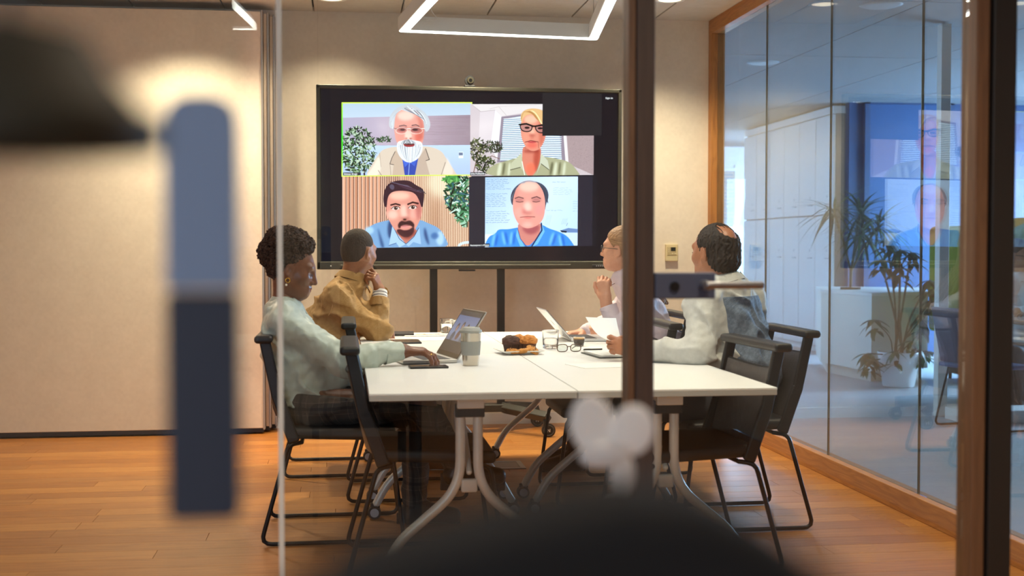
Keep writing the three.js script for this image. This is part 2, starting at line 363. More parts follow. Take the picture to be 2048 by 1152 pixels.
// ---------------------------------------------------------------- lamps
{
  const Y = 2.3, c = [V(0.288, Y, -6.093), V(1.241, Y, -6.201), V(1.09, Y, -4.98), V(0.405, Y, -5.0)];
  const t = thing('pendant_lamp', 'white four sided ring pendant lamp glowing above the meeting table', 'lamp', [0.76, Y, -5.3]);
  const off = V(-0.76, -Y, 5.3), glow = M({ color: '#ffffff', emissive: '#ffffff', emissiveIntensity: 3.2, roughness: 0.4 });
  const body = flat('#e8e6e2', 0.45);
  for (let k = 0; k < 4; k++) {
    const a = c[k].clone(), b = c[(k + 1) % 4].clone(), d = b.clone().sub(a), L = d.length(), m = a.clone().add(b).multiplyScalar(0.5), ang = Math.atan2(-d.z, d.x);
    const f = obj('frame_bar', rb(L + 0.05, 0.068, 0.052, 0.003), body, t); f.position.copy(m).add(off).add(V(0, 0.036, 0)); f.rotation.y = ang;
    const e = obj('light_strip', rb(L + 0.03, 0.006, 0.042, 0.002), glow, t); e.position.copy(m).add(off).add(V(0, 0.0, 0)); e.rotation.y = ang;
    const l = new THREE.RectAreaLight(new THREE.Color().setRGB(1.0, 0.93, 0.84), PENDANT_LIGHT, L, 0.04); l.name = 'pendant_lamp_glow';
    l.position.copy(m).add(V(0, -0.008, 0)); l.rotation.set(-Math.PI / 2, 0, 0); l.rotation.z = ang; scene.add(l);
    const wire = c[k].clone().add(off); obj('cable', tube([wire.clone().add(V(0, 0.06, 0)), wire.clone().add(V(0, CEIL - Y, 0))], 0.0016, { radial: 6 }), mat.steel, t);
  }
  const a = px(862, 18, 6.05).add(off); obj('power_cord', tube([a.clone().add(V(0, 0.4, 0)), a, a.clone().add(V(0.03, -0.05, 0)), V(0.33, 2.36, -6.09).add(off)], 0.002, { smooth: true, radial: 6 }), mat.white, t);
}
// recessed ceiling lights
const dlSpots = [[-0.08, -8.3, 5, 'round recessed ceiling light near the partition leaves'], [0.85, -7.85, 20, 'round recessed ceiling light before the large display'], [2.12, -8.05, 15, 'round recessed ceiling light above the thermostat'], [2.05, -4.8, 7, 'round recessed ceiling light by the glass wall, near the front partition'], [-1.4, -5.4, 2, 'round recessed ceiling light on the left of the pendant lamp'], [-1.0, -7.95, 17, 'round recessed ceiling light before the wide partition leaf'], [0.35, -3.6, 6, 'round recessed ceiling light over the table end, left of the door post'], [1.35, -3.7, 5, 'round recessed ceiling light over the table end, above the glass door'], [0.9, -1.7, 12, 'round recessed corridor ceiling light, nearer the glass partition'], [0.6, 1.2, 4, 'round recessed corridor ceiling light, nearer the corridor wall']];
for (const [x, z, power, label] of dlSpots) {
  const t = thing('recessed_light', label, 'lamp', [x, CEIL, z], 0, 'recessed ceiling lights');
  obj('trim_ring', lathe([[0.075, 0.004], [0.078, -0.008], [0.098, -0.008], [0.1, 0.004]], 32), mat.white, t);
  obj('diffuser', cyl(0.074, 0.074, 0.006, 0, -0.002, 0, 32), M({ color: '#ffffff', emissive: '#ffe6c4', emissiveIntensity: 1.6 }), t);
  const s = new THREE.SpotLight(new THREE.Color().setRGB(1, 0.83, 0.6), DOWNLIGHT * power, 0, 1.1, 0.9); s.name = 'recessed_light_beam'; s.position.set(x, CEIL - 0.02, z); s.target.position.set(x, 0, z);
  s.castShadow = true; s.shadow.radius = 3; scene.add(s, s.target);
}
for (const [u, v] of [[1762, 10], [1526, 125]]) {
  const p = py(u, v, CEIL + 0.02), t = thing('ceiling_speaker', v < 50 ? 'round white ceiling disc beyond the glass, nearer the booth' : 'round white ceiling disc beyond the glass, above the cabinets', 'ceiling disc', [p.x, CEIL + 0.02, p.z]);
  obj('disc', lathe([[0, -0.012], [0.11, -0.012], [0.13, -0.006], [0.145, 0], [0.145, 0.01], [0, 0.01]], 32), flat('#9ea3a8', 0.6), t);
}

// ---------------------------------------------------------------- meeting tables
const capGrey = flat('#b9bfc9', 0.4);
const TX = [0.08, 0.83, 1.58], TZ = [-4.42, -5.98, -7.54], TH = 0.74;
function makeTable(label) {
  const w = 0.746, L = 1.556, t = thing('meeting_table', label, 'table', [0, 0, 0], 0, 'white folding meeting tables');
  obj('tabletop', metreUV(rb(w, 0.009, L, 0.002, 0, TH - 0.0045, 0)), mat.tableTop, t);
  obj('edge_band', rb(w - 0.001, 0.019, L - 0.001, 0.002, 0, TH - 0.0185, 0), mat.edgeGrey, t);
  obj('beam', rb(0.1, 0.045, L - 0.24, 0.004, 0, TH - 0.052, 0), mat.steelWhite, t);
  for (const s of [1, -1]) {
    const z = s * (L / 2 - 0.19);
    obj('end_cap', rb(0.108, 0.05, 0.03, 0.004, 0, TH - 0.085, z + s * 0.03), flat('#20232c', 0.4), t);
    const leg = obj('leg', [-1, 1].map((k) => tube([[k * 0.033, TH - 0.06, z], [k * 0.033, 0.36, z], [k * 0.26, 0.17, z], [k * 0.315, 0.07, z]], 0.0185, { round: 0.1, radial: 14, seg: 44 })).concat([rb(0.06, 0.05, 0.03, 0.008, 0, 0.37, z)]), mat.steelWhite, t);
    for (const k of [-1, 1]) {
      const c = obj('caster', [cyl(0.03, 0.03, 0.016, 0, 0, 0, 24).rotateX(Math.PI / 2).translate(k * 0.325, 0.03, z + 0.014), cyl(0.03, 0.03, 0.016, 0, 0, 0, 24).rotateX(Math.PI / 2).translate(k * 0.325, 0.03, z - 0.014), rb(0.045, 0.03, 0.02, 0.006, k * 0.322, 0.058, z)], mat.blackPlastic, t);
      for (const e of [-1, 1]) obj('wheel_cap', cyl(0.02, 0.02, 0.004, 0, 0, 0, 20).rotateX(Math.PI / 2).translate(k * 0.325, 0.03, z + e * 0.024), capGrey, c);
    }
    obj('brace', tube([[0, TH - 0.06, z - s * 0.42], [0, 0.46, z - s * 0.05], [0, 0.42, z]], 0.011, { round: 0.06 }), mat.steelWhite, t);
  }
  return t;
}
{
  const t0 = makeTable('white folding table under the travel tumbler and the dark screened laptop');
  t0.position.set((TX[0] + TX[1]) / 2, 0, (TZ[0] + TZ[1]) / 2);
  copyOf(t0, [(TX[1] + TX[2]) / 2, 0, (TZ[0] + TZ[1]) / 2], 0, 'white folding table under the forearm of the man in the denim-backed shirt');
  copyOf(t0, [(TX[0] + TX[1]) / 2, 0, (TZ[1] + TZ[2]) / 2], 0, 'white folding table under the elbow of the man in the tan shirt');
  copyOf(t0, [(TX[1] + TX[2]) / 2, 0, (TZ[1] + TZ[2]) / 2], 0, 'white folding table under the espresso glass and the silver laptop');
}

// ---------------------------------------------------------------- chairs: facing +x, rear of the runners at x 0
function makeChair(label) {
  const t = thing('sled_chair', label, 'chair', [0, 0, 0], 0, 'black sled chairs around the table');
  for (const s of [-1, 1]) obj('sled_frame', tube([[0.17, 0.43, s * 0.225], [0.115, 0.425, s * 0.262], [0.0, 0.011, s * 0.275], [0.60, 0.011, s * 0.275], [0.545, 0.425, s * 0.262], [0.49, 0.43, s * 0.225]], 0.0095, { round: 0.045, seg: 80 }), mat.blackMetal, t);
  obj('crossbar', tube([[0.17, 0.43, -0.225], [0.17, 0.43, 0.225]], 0.009), mat.blackMetal, t);
  obj('crossbar', tube([[0.49, 0.43, -0.225], [0.49, 0.43, 0.225]], 0.009), mat.blackMetal, t);
  const seat = new RoundedBoxGeometry(0.47, 0.05, 0.5, 5, 0.022), p = seat.attributes.position;
  for (let i = 0; i < p.count; i++) { const x = p.getX(i) / 0.235, z = p.getZ(i) / 0.25; p.setY(i, p.getY(i) - 0.012 * (1 - z * z) * (1 - 0.4 * x * x) + 0.012 * Math.max(0, -x) - 0.016 * Math.max(0, x - 0.6)); }
  seat.computeVertexNormals();
  obj('seat', seat.translate(0.335, 0.462, 0), mat.seatBlack, t);
  for (const s of [-1, 1]) {
    const P = [[0.125, 0.435], [0.072, 0.62], [0.03, 0.84]], g = [];
    g.push(bar([0.14, 0.435, s * 0.252], [0.068, 0.64, s * 0.252], 0.05, 0.022, 0.008), bar([0.072, 0.62, s * 0.252], [0.02, 0.865, s * 0.252], 0.046, 0.022, 0.008));
    obj('back_post', g, mat.blackPlastic, t);
  }
  // slung back panel, hollow in the middle
  const pan = new RoundedBoxGeometry(0.014, 0.33, 0.47, 4, 0.006), q = pan.attributes.position;
  const segs = []; {
    const nu = 16, nv = 14, pos = [], idx = [];
    for (const side of [0, 1]) for (let j = 0; j <= nv; j++) for (let i = 0; i <= nu; i++) {
      const a = (i / nu) * 2 - 1, b = j / nv, y = 0.475 + b * 0.315 - 0.014 * (1 - a * a) * b, x = 0.105 - (y - 0.475) * 0.235 - 0.03 * (1 - a * a) + (side ? 0.009 : 0);
      pos.push(x, y, a * 0.238);
    }
    const N = (nu + 1) * (nv + 1), id = (s, i, j) => s * N + j * (nu + 1) + i;
    for (let j = 0; j < nv; j++) for (let i = 0; i < nu; i++) { idx.push(id(1, i, j), id(1, i, j + 1), id(1, i + 1, j), id(1, i + 1, j), id(1, i, j + 1), id(1, i + 1, j + 1)); idx.push(id(0, i, j), id(0, i + 1, j), id(0, i, j + 1), id(0, i + 1, j), id(0, i + 1, j + 1), id(0, i, j + 1)); }
    for (let i = 0; i < nu; i++) { idx.push(id(0, i, nv), id(0, i + 1, nv), id(1, i, nv), id(1, i, nv), id(0, i + 1, nv), id(1, i + 1, nv), id(0, i, 0), id(1, i, 0), id(0, i + 1, 0), id(1, i, 0), id(1, i + 1, 0), id(0, i + 1, 0)); }
    const g = new THREE.BufferGeometry(); g.setAttribute('position', new THREE.Float32BufferAttribute(pos, 3)); g.setAttribute('uv', new THREE.Float32BufferAttribute(pos.flatMap((_, i) => (i % 3 ? [] : [pos[i + 2], pos[i + 1]])), 2)); g.setIndex(idx); g.computeVertexNormals(); segs.push(g);
  }
  const back = obj('backrest', segs[0], mat.leather, t);
  obj('piping', tube(Array.from({ length: 13 }, (_, i) => { const a = i / 6 - 1; return V(0.105 - 0.315 * 0.235 - 0.026 * (1 - a * a), 0.79 - 0.014 * (1 - a * a), a * 0.238); }), 0.006, { smooth: true, seg: 30, radial: 8 }), mat.seatBlack, back);
  const rail = new RoundedBoxGeometry(0.062, 0.03, 0.6, 5, 0.013), r = rail.attributes.position;
  for (let i = 0; i < r.count; i++) { const a = r.getZ(i) / 0.3; r.setX(i, r.getX(i) * (0.75 + 0.5 * a * a) - 0.02 * (1 - a * a)); r.setY(i, r.getY(i) * (0.85 + 0.3 * a * a)); }
  rail.computeVertexNormals();
  obj('top_rail', rail.translate(0.018, 0.872, 0), mat.blackPlastic, t);
  return t;
}
const chairL = [[0.0, -4.95, 'empty black chair tucked under the table end, before the woman in mint'], [-0.355, -5.57, 'black chair under the woman in the mint blouse'], [0.0, -6.41, 'empty black chair tucked in between the mint blouse and tan shirt'], [-0.34, -7.12, 'black chair under the man in the tan shirt']];
const chairR = [[1.66, -4.88, 'empty black chair tucked in at the table corner, by the glass wall'], [2.06, -5.57, 'black chair drawn back behind the man with denim-backed shirt'], [1.6, -6.16, 'empty black chair tucked in between the two seated on the glass wall side'], [1.9, -6.95, 'black chair under the woman in the lilac shirt']];
const chair0 = makeChair(chairL[0][2]);
chair0.position.set(chairL[0][0], 0, chairL[0][1]);
for (const [x, z, label] of chairL.slice(1)) copyOf(chair0, [x, 0, z], 0, label);
for (const [x, z, label] of chairR) copyOf(chair0, [x, 0, z], Math.PI + (x === 1.66 ? 0.06 : 0), label);

// ---------------------------------------------------------------- display on its wheeled stand
const TVZ = -8.3, TV = { x0: -0.182, x1: 1.858, y0: 1.108, y1: 2.318 }, SC = { x0: -0.15, x1: 1.828, y0: 1.165, y1: 2.29 };
// the call shown on the screen, drawn in the picture's own pixel frame
function screenCanvas() {
  const W = 1760, H = Math.round(W * (SC.y1 - SC.y0) / (SC.x1 - SC.x0));
  const cv = document.createElement('canvas'); cv.width = W; cv.height = H;
  const c = cv.getContext('2d');
  const map = (u, v) => { const p = px(u, v, -TVZ - 0.01); return [(p.x - SC.x0) / (SC.x1 - SC.x0) * W, (SC.y1 - p.y) / (SC.y1 - SC.y0) * H]; };
  const o = map(640, 180), ex = map(1240, 180), ey = map(640, 530);
  const base = [(ex[0] - o[0]) / 600, (ex[1] - o[1]) / 600, (ey[0] - o[0]) / 350, (ey[1] - o[1]) / 350];
  const frame = (u, v, k) => { const p = map(u, v); c.setTransform(base[0] / k, base[1] / k, base[2] / k, base[3] / k, p[0], p[1]); };
  const shape = (pts) => { c.beginPath(); const n = pts.length; for (let i = 0; i < n; i++) { const a = pts[i], b = pts[(i + 1) % n], m = [(a[0] + b[0]) / 2, (a[1] + b[1]) / 2]; if (!i) { const z = pts[n - 1]; c.moveTo((z[0] + a[0]) / 2, (z[1] + a[1]) / 2); } c.quadraticCurveTo(a[0], a[1], m[0], m[1]); } c.closePath(); };
  const sm = (pts, f) => { shape(pts); c.fillStyle = f; c.fill(); };
  const poly = (pts, f) => { c.beginPath(); pts.forEach((p, i) => (i ? c.lineTo(...p) : c.moveTo(...p))); c.closePath(); c.fillStyle = f; c.fill(); };
  const el = (x, y, a, b, f, r = 0) => { c.beginPath(); c.ellipse(x, y, a, b, r, 0, 7); c.fillStyle = f; c.fill(); };
  const soft = (px_, fn) => { c.filter = 'blur(' + px_ * 0.85 + 'px)'; fn(); c.filter = 'none'; };
  const line = (pts, f, w) => { c.beginPath(); pts.forEach((p, i) => (i ? c.lineTo(...p) : c.moveTo(...p))); c.strokeStyle = f; c.lineWidth = w; c.lineCap = 'round'; c.lineJoin = 'round'; c.stroke(); };
  const lin = (x0, y0, x1, y1, ...st) => { const g = c.createLinearGradient(x0, y0, x1, y1); st.forEach((s, i) => g.addColorStop(i / (st.length - 1), s)); return g; };
  const inside = (x, y, w, h, fn) => { c.save(); c.beginPath(); c.rect(x, y, w, h); c.clip(); fn(); c.restore(); };
  const leaves = (x, y, rx, ry, n, len, cols) => { for (let i = 0; i < n; i++) { const a = rr(0, 6.28), r = Math.sqrt(rnd()); el(x + Math.cos(a) * r * rx, y + Math.sin(a) * r * ry, len * rr(0.6, 1.2), len * rr(0.16, 0.32), cols[Math.floor(rnd() * cols.length)], rr(0, 3.14)); } };
  const strands = (n, fn, col, w) => { for (let i = 0; i < n; i++) { const [a, b, d] = fn(rnd()); c.beginPath(); c.moveTo(...a); c.quadraticCurveTo(...b, ...d); c.strokeStyle = col[Math.floor(rnd() * col.length)]; c.lineWidth = w * rr(0.6, 1.4); c.stroke(); } };
  c.fillStyle = '#15131d'; c.fillRect(0, 0, W, H);
  // ---- upper left: man with white beard, cream jacket
  frame(680, 195, 7.2);
  inside(28, 72, 1850, 1058, () => {
    c.fillStyle = lin(0, 70, 0, 300, '#aebdce', '#b9c4d6'); c.fillRect(0, 60, 1900, 260);
    poly([[0, 288], [1900, 250], [1900, 690], [0, 690]], lin(0, 0, 1900, 0, '#a9a3b8', '#b5a3b0', '#8f7f8a'));
    for (let i = 0; i < 60; i++) line([[rr(900, 1900), rr(280, 680)], [rr(1100, 1900), rr(280, 680)]].map((p, k, a) => [p[0], a[0][1] + k * rr(-14, 14)]), 'rgba(120,95,105,0.14)', rr(2, 9));
    c.fillStyle = lin(0, 690, 0, 1130, '#b9c8e6', '#aab8d8'); c.fillRect(0, 690, 1900, 450);
    c.fillStyle = '#dfe7f4'; c.fillRect(1690, 790, 66, 92); c.fillStyle = '#6f7890'; c.fillRect(1692, 800, 58, 42);
    line([[335, 560], [330, 800], [345, 1130]], '#3a2a2c', 22); line([[330, 800], [220, 560]], '#43322f', 9); line([[335, 700], [460, 560]], '#43322f', 8);
    leaves(250, 760, 250, 340, 520, 34, ['#1f3124', '#2c4a30', '#4f6f45', '#8fa386', '#141d18', '#b7c6b4']);
    leaves(620, 600, 110, 40, 40, 28, ['#1f3124', '#4f6f45', '#2c4a30']);
    sm([[340, 1160], [440, 980], [560, 790], [620, 740], [800, 700], [960, 760], [1200, 690], [1440, 760], [1520, 900], [1640, 1080], [1700, 1180], [900, 1200]], '#cdbdb1');
    soft(4, () => { sm([[340, 1160], [470, 1000], [560, 800], [590, 1130]], 'rgba(235,220,208,.7)'); sm([[1430, 1140], [1540, 900], [1480, 780], [1660, 1140]], 'rgba(226,210,200,.7)'); });
    poly([[870, 880], [1110, 880], [1080, 1130], [910, 1130]], '#3b4f9a'); line([[985, 940], [970, 1130]], '#9fb2e6', 8); poly([[880, 880], [985, 940], [920, 1010]], '#506bc0'); poly([[1100, 880], [985, 940], [1060, 1000]], '#4962b4');
    poly([[790, 760], [700, 960], [760, 970], [740, 1140], [920, 1140], [885, 900]], '#bda99c'); poly([[1210, 730], [1270, 910], [1220, 915], [1280, 1140], [1060, 1140], [1105, 900]], '#b7a59a');
    line([[780, 780], [735, 870], [705, 960], [760, 970]], '#4c4341', 8); line([[1215, 740], [1270, 900], [1222, 914]], '#4c4341', 9); line([[705, 960], [722, 1130]], '#8c7d74', 5); line([[560, 800], [580, 1000]], '#9a8a80', 5); line([[1500, 940], [1440, 1130]], '#6f625c', 6); line([[540, 1050], [590, 1130]], '#6f625c', 6);
    // head
    sm([[690, 380], [700, 260], [790, 150], [900, 100], [1020, 90], [1140, 160], [1240, 250], [1290, 380], [1260, 480], [1210, 500], [1180, 400], [770, 380], [750, 460], [700, 430]], '#b9bcc4');
    sm([[770, 330], [800, 210], [900, 160], [1040, 160], [1140, 240], [1190, 360], [1195, 520], [1170, 680], [1080, 780], [900, 780], [800, 660], [765, 500]], '#d49a91');
    soft(9, () => { el(930, 260, 120, 70, '#eec4ba'); el(860, 570, 60, 60, 'rgba(232,150,140,.8)'); el(1110, 570, 50, 70, 'rgba(198,105,95,.85)'); sm([[1080, 240], [1190, 340], [1180, 640], [1120, 560], [1130, 380]], 'rgba(170,90,80,.55)'); el(960, 560, 36, 30, '#f3d3ca'); el(880, 462, 76, 34, 'rgba(120,62,66,.75)'); el(1065, 462, 76, 34, 'rgba(104,54,60,.8)'); });
    strands(70, (t) => { const x = 800 + t * 420; return [[x * 0.4 + 560, 120 + Math.abs(t - 0.45) * 120], [x, 150], [1150 + t * 110, 260 + t * 180]]; }, ['#e6e8ee', '#9a9da6', '#cfd2da', '#70727c'], 5);
    strands(40, (t) => [[900 - t * 90, 150 + t * 60], [740, 220 + t * 60], [710 + t * 40, 300 + t * 170]], ['#e6e8ee', '#a9adb8', '#c7cbd4'], 5);
    line([[840, 410], [905, 398], [940, 410]], '#6b5358', 13); line([[1020, 402], [1075, 392], [1120, 412]], '#5d464c', 13);
    el(885, 464, 34, 12, '#3b242a'); el(1065, 464, 38, 13, '#2f1c22');
    c.strokeStyle = 'rgba(245,240,235,.75)'; c.lineWidth = 6; c.beginPath(); c.ellipse(872, 478, 82, 46, 0, 0, 7); c.stroke(); c.beginPath(); c.ellipse(1082, 478, 88, 46, 0, 0, 7); c.stroke(); line([[950, 448], [1000, 448]], '#f0ece8', 9); line([[1160, 446], [1200, 446]], '#dfe0d8', 10); line([[765, 440], [800, 452]], '#6a6064', 8);
    soft(4, () => { sm([[930, 470], [1000, 470], [1025, 580], [970, 610], [915, 580]], 'rgba(240,200,188,.85)'); el(940, 588, 14, 10, 'rgba(150,80,78,.8)'); el(1000, 592, 16, 10, 'rgba(130,70,70,.9)'); });
    // beard
    sm([[800, 640], [880, 620], [965, 600], [1060, 620], [1170, 640], [1175, 760], [1120, 880], [1040, 930], [960, 945], [880, 900], [810, 800]], '#d9dbe2');
    strands(150, (t) => { const x = 815 + t * 350, b = Math.sin(t * 3.14); return [[x, 660 + rr(0, 60)], [x + rr(-10, 10), 780], [890 + t * 210, 830 + b * 110]]; }, ['#f4f5f8', '#b8bbc6', '#e8e9ee', '#9a9da8'], 5);
    sm([[890, 662], [970, 655], [1065, 664], [1050, 708], [970, 716], [910, 704]], '#8d3b40'); sm([[900, 662], [970, 668], [1060, 664], [1040, 682], [930, 684]], '#33191c'); strands(40, (t) => [[965, 605], [880 + t * 180, 620], [870 + t * 200, 668]], ['#dfe0e6', '#a1a3ac', '#55525a'], 5);
  });
  c.strokeStyle = '#cfe06a'; c.lineWidth = 17; c.strokeRect(30, 72, 1846, 1060); c.strokeStyle = lin(0, 100, 0, 1100, '#a4d84e', '#3fd03a', '#c8e070'); c.lineWidth = 17; c.beginPath(); c.moveTo(30, 80); c.lineTo(30, 1125); c.stroke();
  c.fillStyle = 'rgba(20,20,24,.75)'; c.fillRect(44, 1078, 250, 42); c.fillStyle = '#f2f2f2'; c.font = 'bold 34px sans-serif'; c.fillText('Simon Krajc', 54, 1112);
  // ---- upper right: woman with short fair hair, glasses, sage blouse
  frame(935, 195, 6.606);
  inside(42, 84, 1660, 966, () => {
    c.fillStyle = '#c3b7bd'; c.fillRect(0, 60, 1800, 1000);
    poly([[40, 80], [1010, 80], [1010, 160], [460, 250], [370, 165], [180, 190]], '#d6cdd0'); line([[60, 90], [180, 186], [370, 165]], '#9b9094', 5); line([[300, 150], [420, 118], [520, 235]], '#a89da0', 4); line([[420, 118], [1000, 90]], '#b5aaad', 3);
    poly([[170, 190], [365, 168], [310, 640], [150, 700]], '#cfc4ca'); poly([[370, 165], [460, 250], [430, 900], [310, 640]], '#dcd5dc');
    poly([[455, 255], [1010, 190], [1310, 500], [1350, 860], [400, 870]], '#8e8390'); poly([[490, 285], [1005, 205], [1240, 520], [1270, 840], [440, 850]], '#cfe4f8');
    for (let y = 296; y < 850; y += 25) line([[486 - (y - 290) * 0.07, y], [1010, y - 26 + (y - 296) * 0.05], [1262, y - 6]], '#51617c', 8);
    for (let y = 286; y < 850; y += 25) line([[486 - (y - 290) * 0.07, y], [1010, y - 26 + (y - 296) * 0.05], [1262, y - 6]], '#f2f8ff', 8);
    poly([[1290, 500], [1325, 500], [1358, 880], [1320, 870]], '#e4dcdc'); poly([[1335, 500], [1720, 500], [1720, 1060], [1365, 900]], '#a08f92');
    for (let i = 0; i < 700; i++) el(rr(1370, 1700), rr(530, 1030), 3, 3, rnd() > 0.5 ? 'rgba(190,170,170,.4)' : 'rgba(110,92,96,.4)');
    line([[90, 1000], [150, 720], [260, 640], [420, 620]], '#6b4d40', 10); line([[120, 900], [330, 780], [430, 820]], '#6b4d40', 8);
    leaves(140, 720, 110, 180, 130, 26, ['#232a1c', '#3a4628', '#5c6440', '#191c14', '#8d8c68']); leaves(330, 660, 150, 80, 110, 24, ['#232a1c', '#3a4628', '#191c14']); leaves(240, 900, 130, 110, 120, 28, ['#2e3a22', '#56603a', '#1b1f16']);
    sm([[190, 1070], [330, 900], [520, 850], [700, 800], [1000, 790], [1250, 830], [1390, 880], [1480, 990], [1540, 1080]], '#a3a189');
    soft(5, () => { for (const [x, w] of [[430, 40], [560, 26], [1180, 34], [1300, 28]]) sm([[x, 860], [x + w, 880], [x + w * 0.4, 1060], [x - w, 1060]], 'rgba(214,216,196,.8)'); for (const [x, w] of [[490, 26], [1130, 30], [1240, 22]]) sm([[x, 860], [x + w, 880], [x, 1050], [x - w, 1050]], 'rgba(88,86,66,.8)'); });
    // neck and chest
    sm([[745, 640], [990, 640], [985, 800], [940, 960], [880, 1060], [800, 1060], [740, 900], [735, 760]], '#c98374'); soft(8, () => { sm([[880, 720], [990, 680], [960, 930], [900, 1040]], 'rgba(150,62,50,.6)'); el(850, 960, 60, 80, 'rgba(240,120,96,.7)'); el(860, 720, 110, 24, 'rgba(120,50,46,.55)'); });
    poly([[730, 740], [590, 880], [578, 970], [710, 935], [760, 1000], [735, 860]], '#b9b8a2'); poly([[990, 750], [1080, 850], [1105, 975], [990, 890], [925, 1040], [975, 880]], '#bfc0b0'); line([[580, 972], [712, 938]], '#4c4a3c', 9); line([[990, 892], [1100, 976]], '#4c4a3c', 8); line([[735, 860], [770, 1040]], '#e6e6dc', 10);
    // head
    sm([[715, 300], [780, 200], [880, 170], [1010, 190], [1060, 330], [1055, 520], [1010, 640], [950, 710], [850, 725], [770, 650], [715, 520]], '#d18f7f');
    soft(8, () => { el(850, 290, 90, 60, '#e8b3a0'); el(790, 520, 50, 60, 'rgba(226,150,134,.9)'); sm([[960, 260], [1050, 330], [1040, 560], [970, 690], [960, 480]], 'rgba(176,96,84,.6)'); el(870, 640, 70, 40, 'rgba(222,110,100,.8)'); sm([[840, 400], [890, 400], [912, 500], [830, 500]], 'rgba(238,184,166,.8)'); el(868, 505, 44, 10, 'rgba(130,56,52,.8)'); el(868, 535, 12, 26, 'rgba(160,84,74,.5)'); });
    line([[775, 598], [850, 578], [950, 596]], '#6e2c30', 9); sm([[790, 600], [860, 582], [940, 600], [870, 618]], '#b4595a'); line([[770, 660], [780, 690]], 'rgba(120,60,54,.5)', 6); line([[950, 600], [955, 680]], 'rgba(120,60,54,.6)', 7);
    sm([[708, 260], [730, 190], [800, 150], [900, 140], [1010, 165], [1070, 250], [1050, 420], [1010, 330], [930, 300], [910, 240], [850, 215], [760, 245], [722, 340]], '#d3ae84');
    strands(80, (t) => [[760 + t * 120, 190 - t * 20], [860 + t * 80, 190], [900 + t * 120, 260 + t * 120]], ['#ecd2a8', '#b98f62', '#e2be90', '#a97e55'], 5); strands(26, (t) => [[770, 180], [730, 220], [715 + t * 20, 260 + t * 80]], ['#d9b48a', '#b08a63'], 5);
    c.fillStyle = 'rgba(60,40,46,.25)'; c.strokeStyle = '#15141a'; c.lineWidth = 13; sm([[700, 360], [780, 352], [870, 372], [862, 440], [800, 462], [720, 440]], 'rgba(150,120,124,.55)'); c.stroke(); sm([[910, 380], [1010, 370], [1090, 380], [1070, 470], [960, 476], [915, 430]], 'rgba(150,120,124,.55)'); c.stroke(); line([[695, 362], [790, 350], [880, 384], [915, 384], [1010, 366]], '#101015', 22);
    el(800, 404, 34, 15, '#2d1e22'); el(975, 412, 34, 14, '#2d1e22');
  });
  c.fillStyle = 'rgba(38,38,48,.85)'; c.fillRect(44, 1000, 196, 40); c.fillStyle = '#f2f2f2'; c.font = 'bold 30px sans-serif'; c.fillText('Urša Podlesnik', 50, 1030, 182);
  c.fillStyle = '#26262b'; c.fillRect(1006, -70, 800, 584); c.fillStyle = '#f4f4f4'; c.font = 'bold 32px sans-serif'; c.fillText('Sign in', 1856, 16);
  // ---- lower left: man with dark hair and short beard, denim shirt, slatted wall
  frame(680, 350, 7.679);
  inside(34, 24, 1962, 1108, () => {
    c.fillStyle = '#c49a86'; c.fillRect(0, 0, 2000, 1140);
    let x = 40; while (x < 2000) { const w = x < 620 ? 58 : 28, tone = rr(-14, 14); c.fillStyle = 'rgb(' + [(x < 1100 ? 196 : 214) + tone, (x < 1100 ? 148 : 176) + tone, (x < 1100 ? 126 : 148) + tone].map((q) => Math.round(q)).join(',') + ')'; c.fillRect(x, 20, w - 12, 1120); c.fillStyle = x < 900 ? '#40292a' : '#8a6a58'; c.fillRect(x + w - 12, 20, 9, 1120); c.fillStyle = 'rgba(238,214,200,.6)'; c.fillRect(x, 20, 10, 1120); x += w; }
    soft(26, () => { el(1650, 120, 340, 260, 'rgba(250,236,214,.55)'); sm([[1380, 400], [1480, 340], [1560, 1120], [1330, 1120]], 'rgba(140,100,76,.35)'); });
    leaves(1830, 330, 230, 310, 340, 52, ['#21402f', '#356b49', '#7ca184', '#14271f', '#3d6470', '#c7d9d0', '#2e5a3c']); leaves(1900, 640, 110, 170, 80, 60, ['#21402f', '#4f8060', '#9fc0ac']); leaves(1680, 80, 120, 40, 60, 50, ['#4d8a50', '#7fb070', '#2c5a38']);
    c.strokeStyle = '#c9d4e2'; c.lineWidth = 40; c.beginPath(); c.ellipse(1960, 1130, 150, 60, 0, 3.14, 6.28); c.stroke();
    sm([[340, 920], [460, 780], [640, 720], [780, 700], [1220, 700], [1330, 760], [1500, 830], [1600, 980], [1680, 1180], [300, 1180]], '#7d9cc0');
    soft(7, () => { sm([[560, 780], [600, 900], [680, 1140], [620, 1140]], 'rgba(46,68,108,.8)'); sm([[1280, 780], [1340, 1000], [1360, 1140], [1270, 960]], 'rgba(36,56,98,.8)'); el(440, 860, 70, 60, 'rgba(168,196,224,.9)'); el(1520, 1000, 60, 110, 'rgba(176,202,228,.9)'); el(1440, 960, 60, 50, 'rgba(60,92,140,.7)'); el(760, 850, 40, 140, 'rgba(40,56,92,.8)'); });
    sm([[820, 830], [1200, 830], [1120, 1000], [990, 1090], [880, 990]], '#b97c6f'); soft(9, () => sm([[850, 850], [1180, 850], [1100, 980], [980, 1020]], 'rgba(110,52,50,.7)'));
    poly([[790, 800], [740, 1100], [850, 1060], [900, 1130], [1000, 1080], [850, 900]], '#a6bfdc'); poly([[1200, 800], [1230, 1090], [1110, 1050], [1040, 1120], [990, 1080], [1150, 930]], '#9fb8d8'); line([[850, 1062], [742, 1098]], '#3b507c', 8); line([[800, 800], [900, 1000], [1000, 1080], [1120, 970], [1195, 830]], '#33415f', 9);
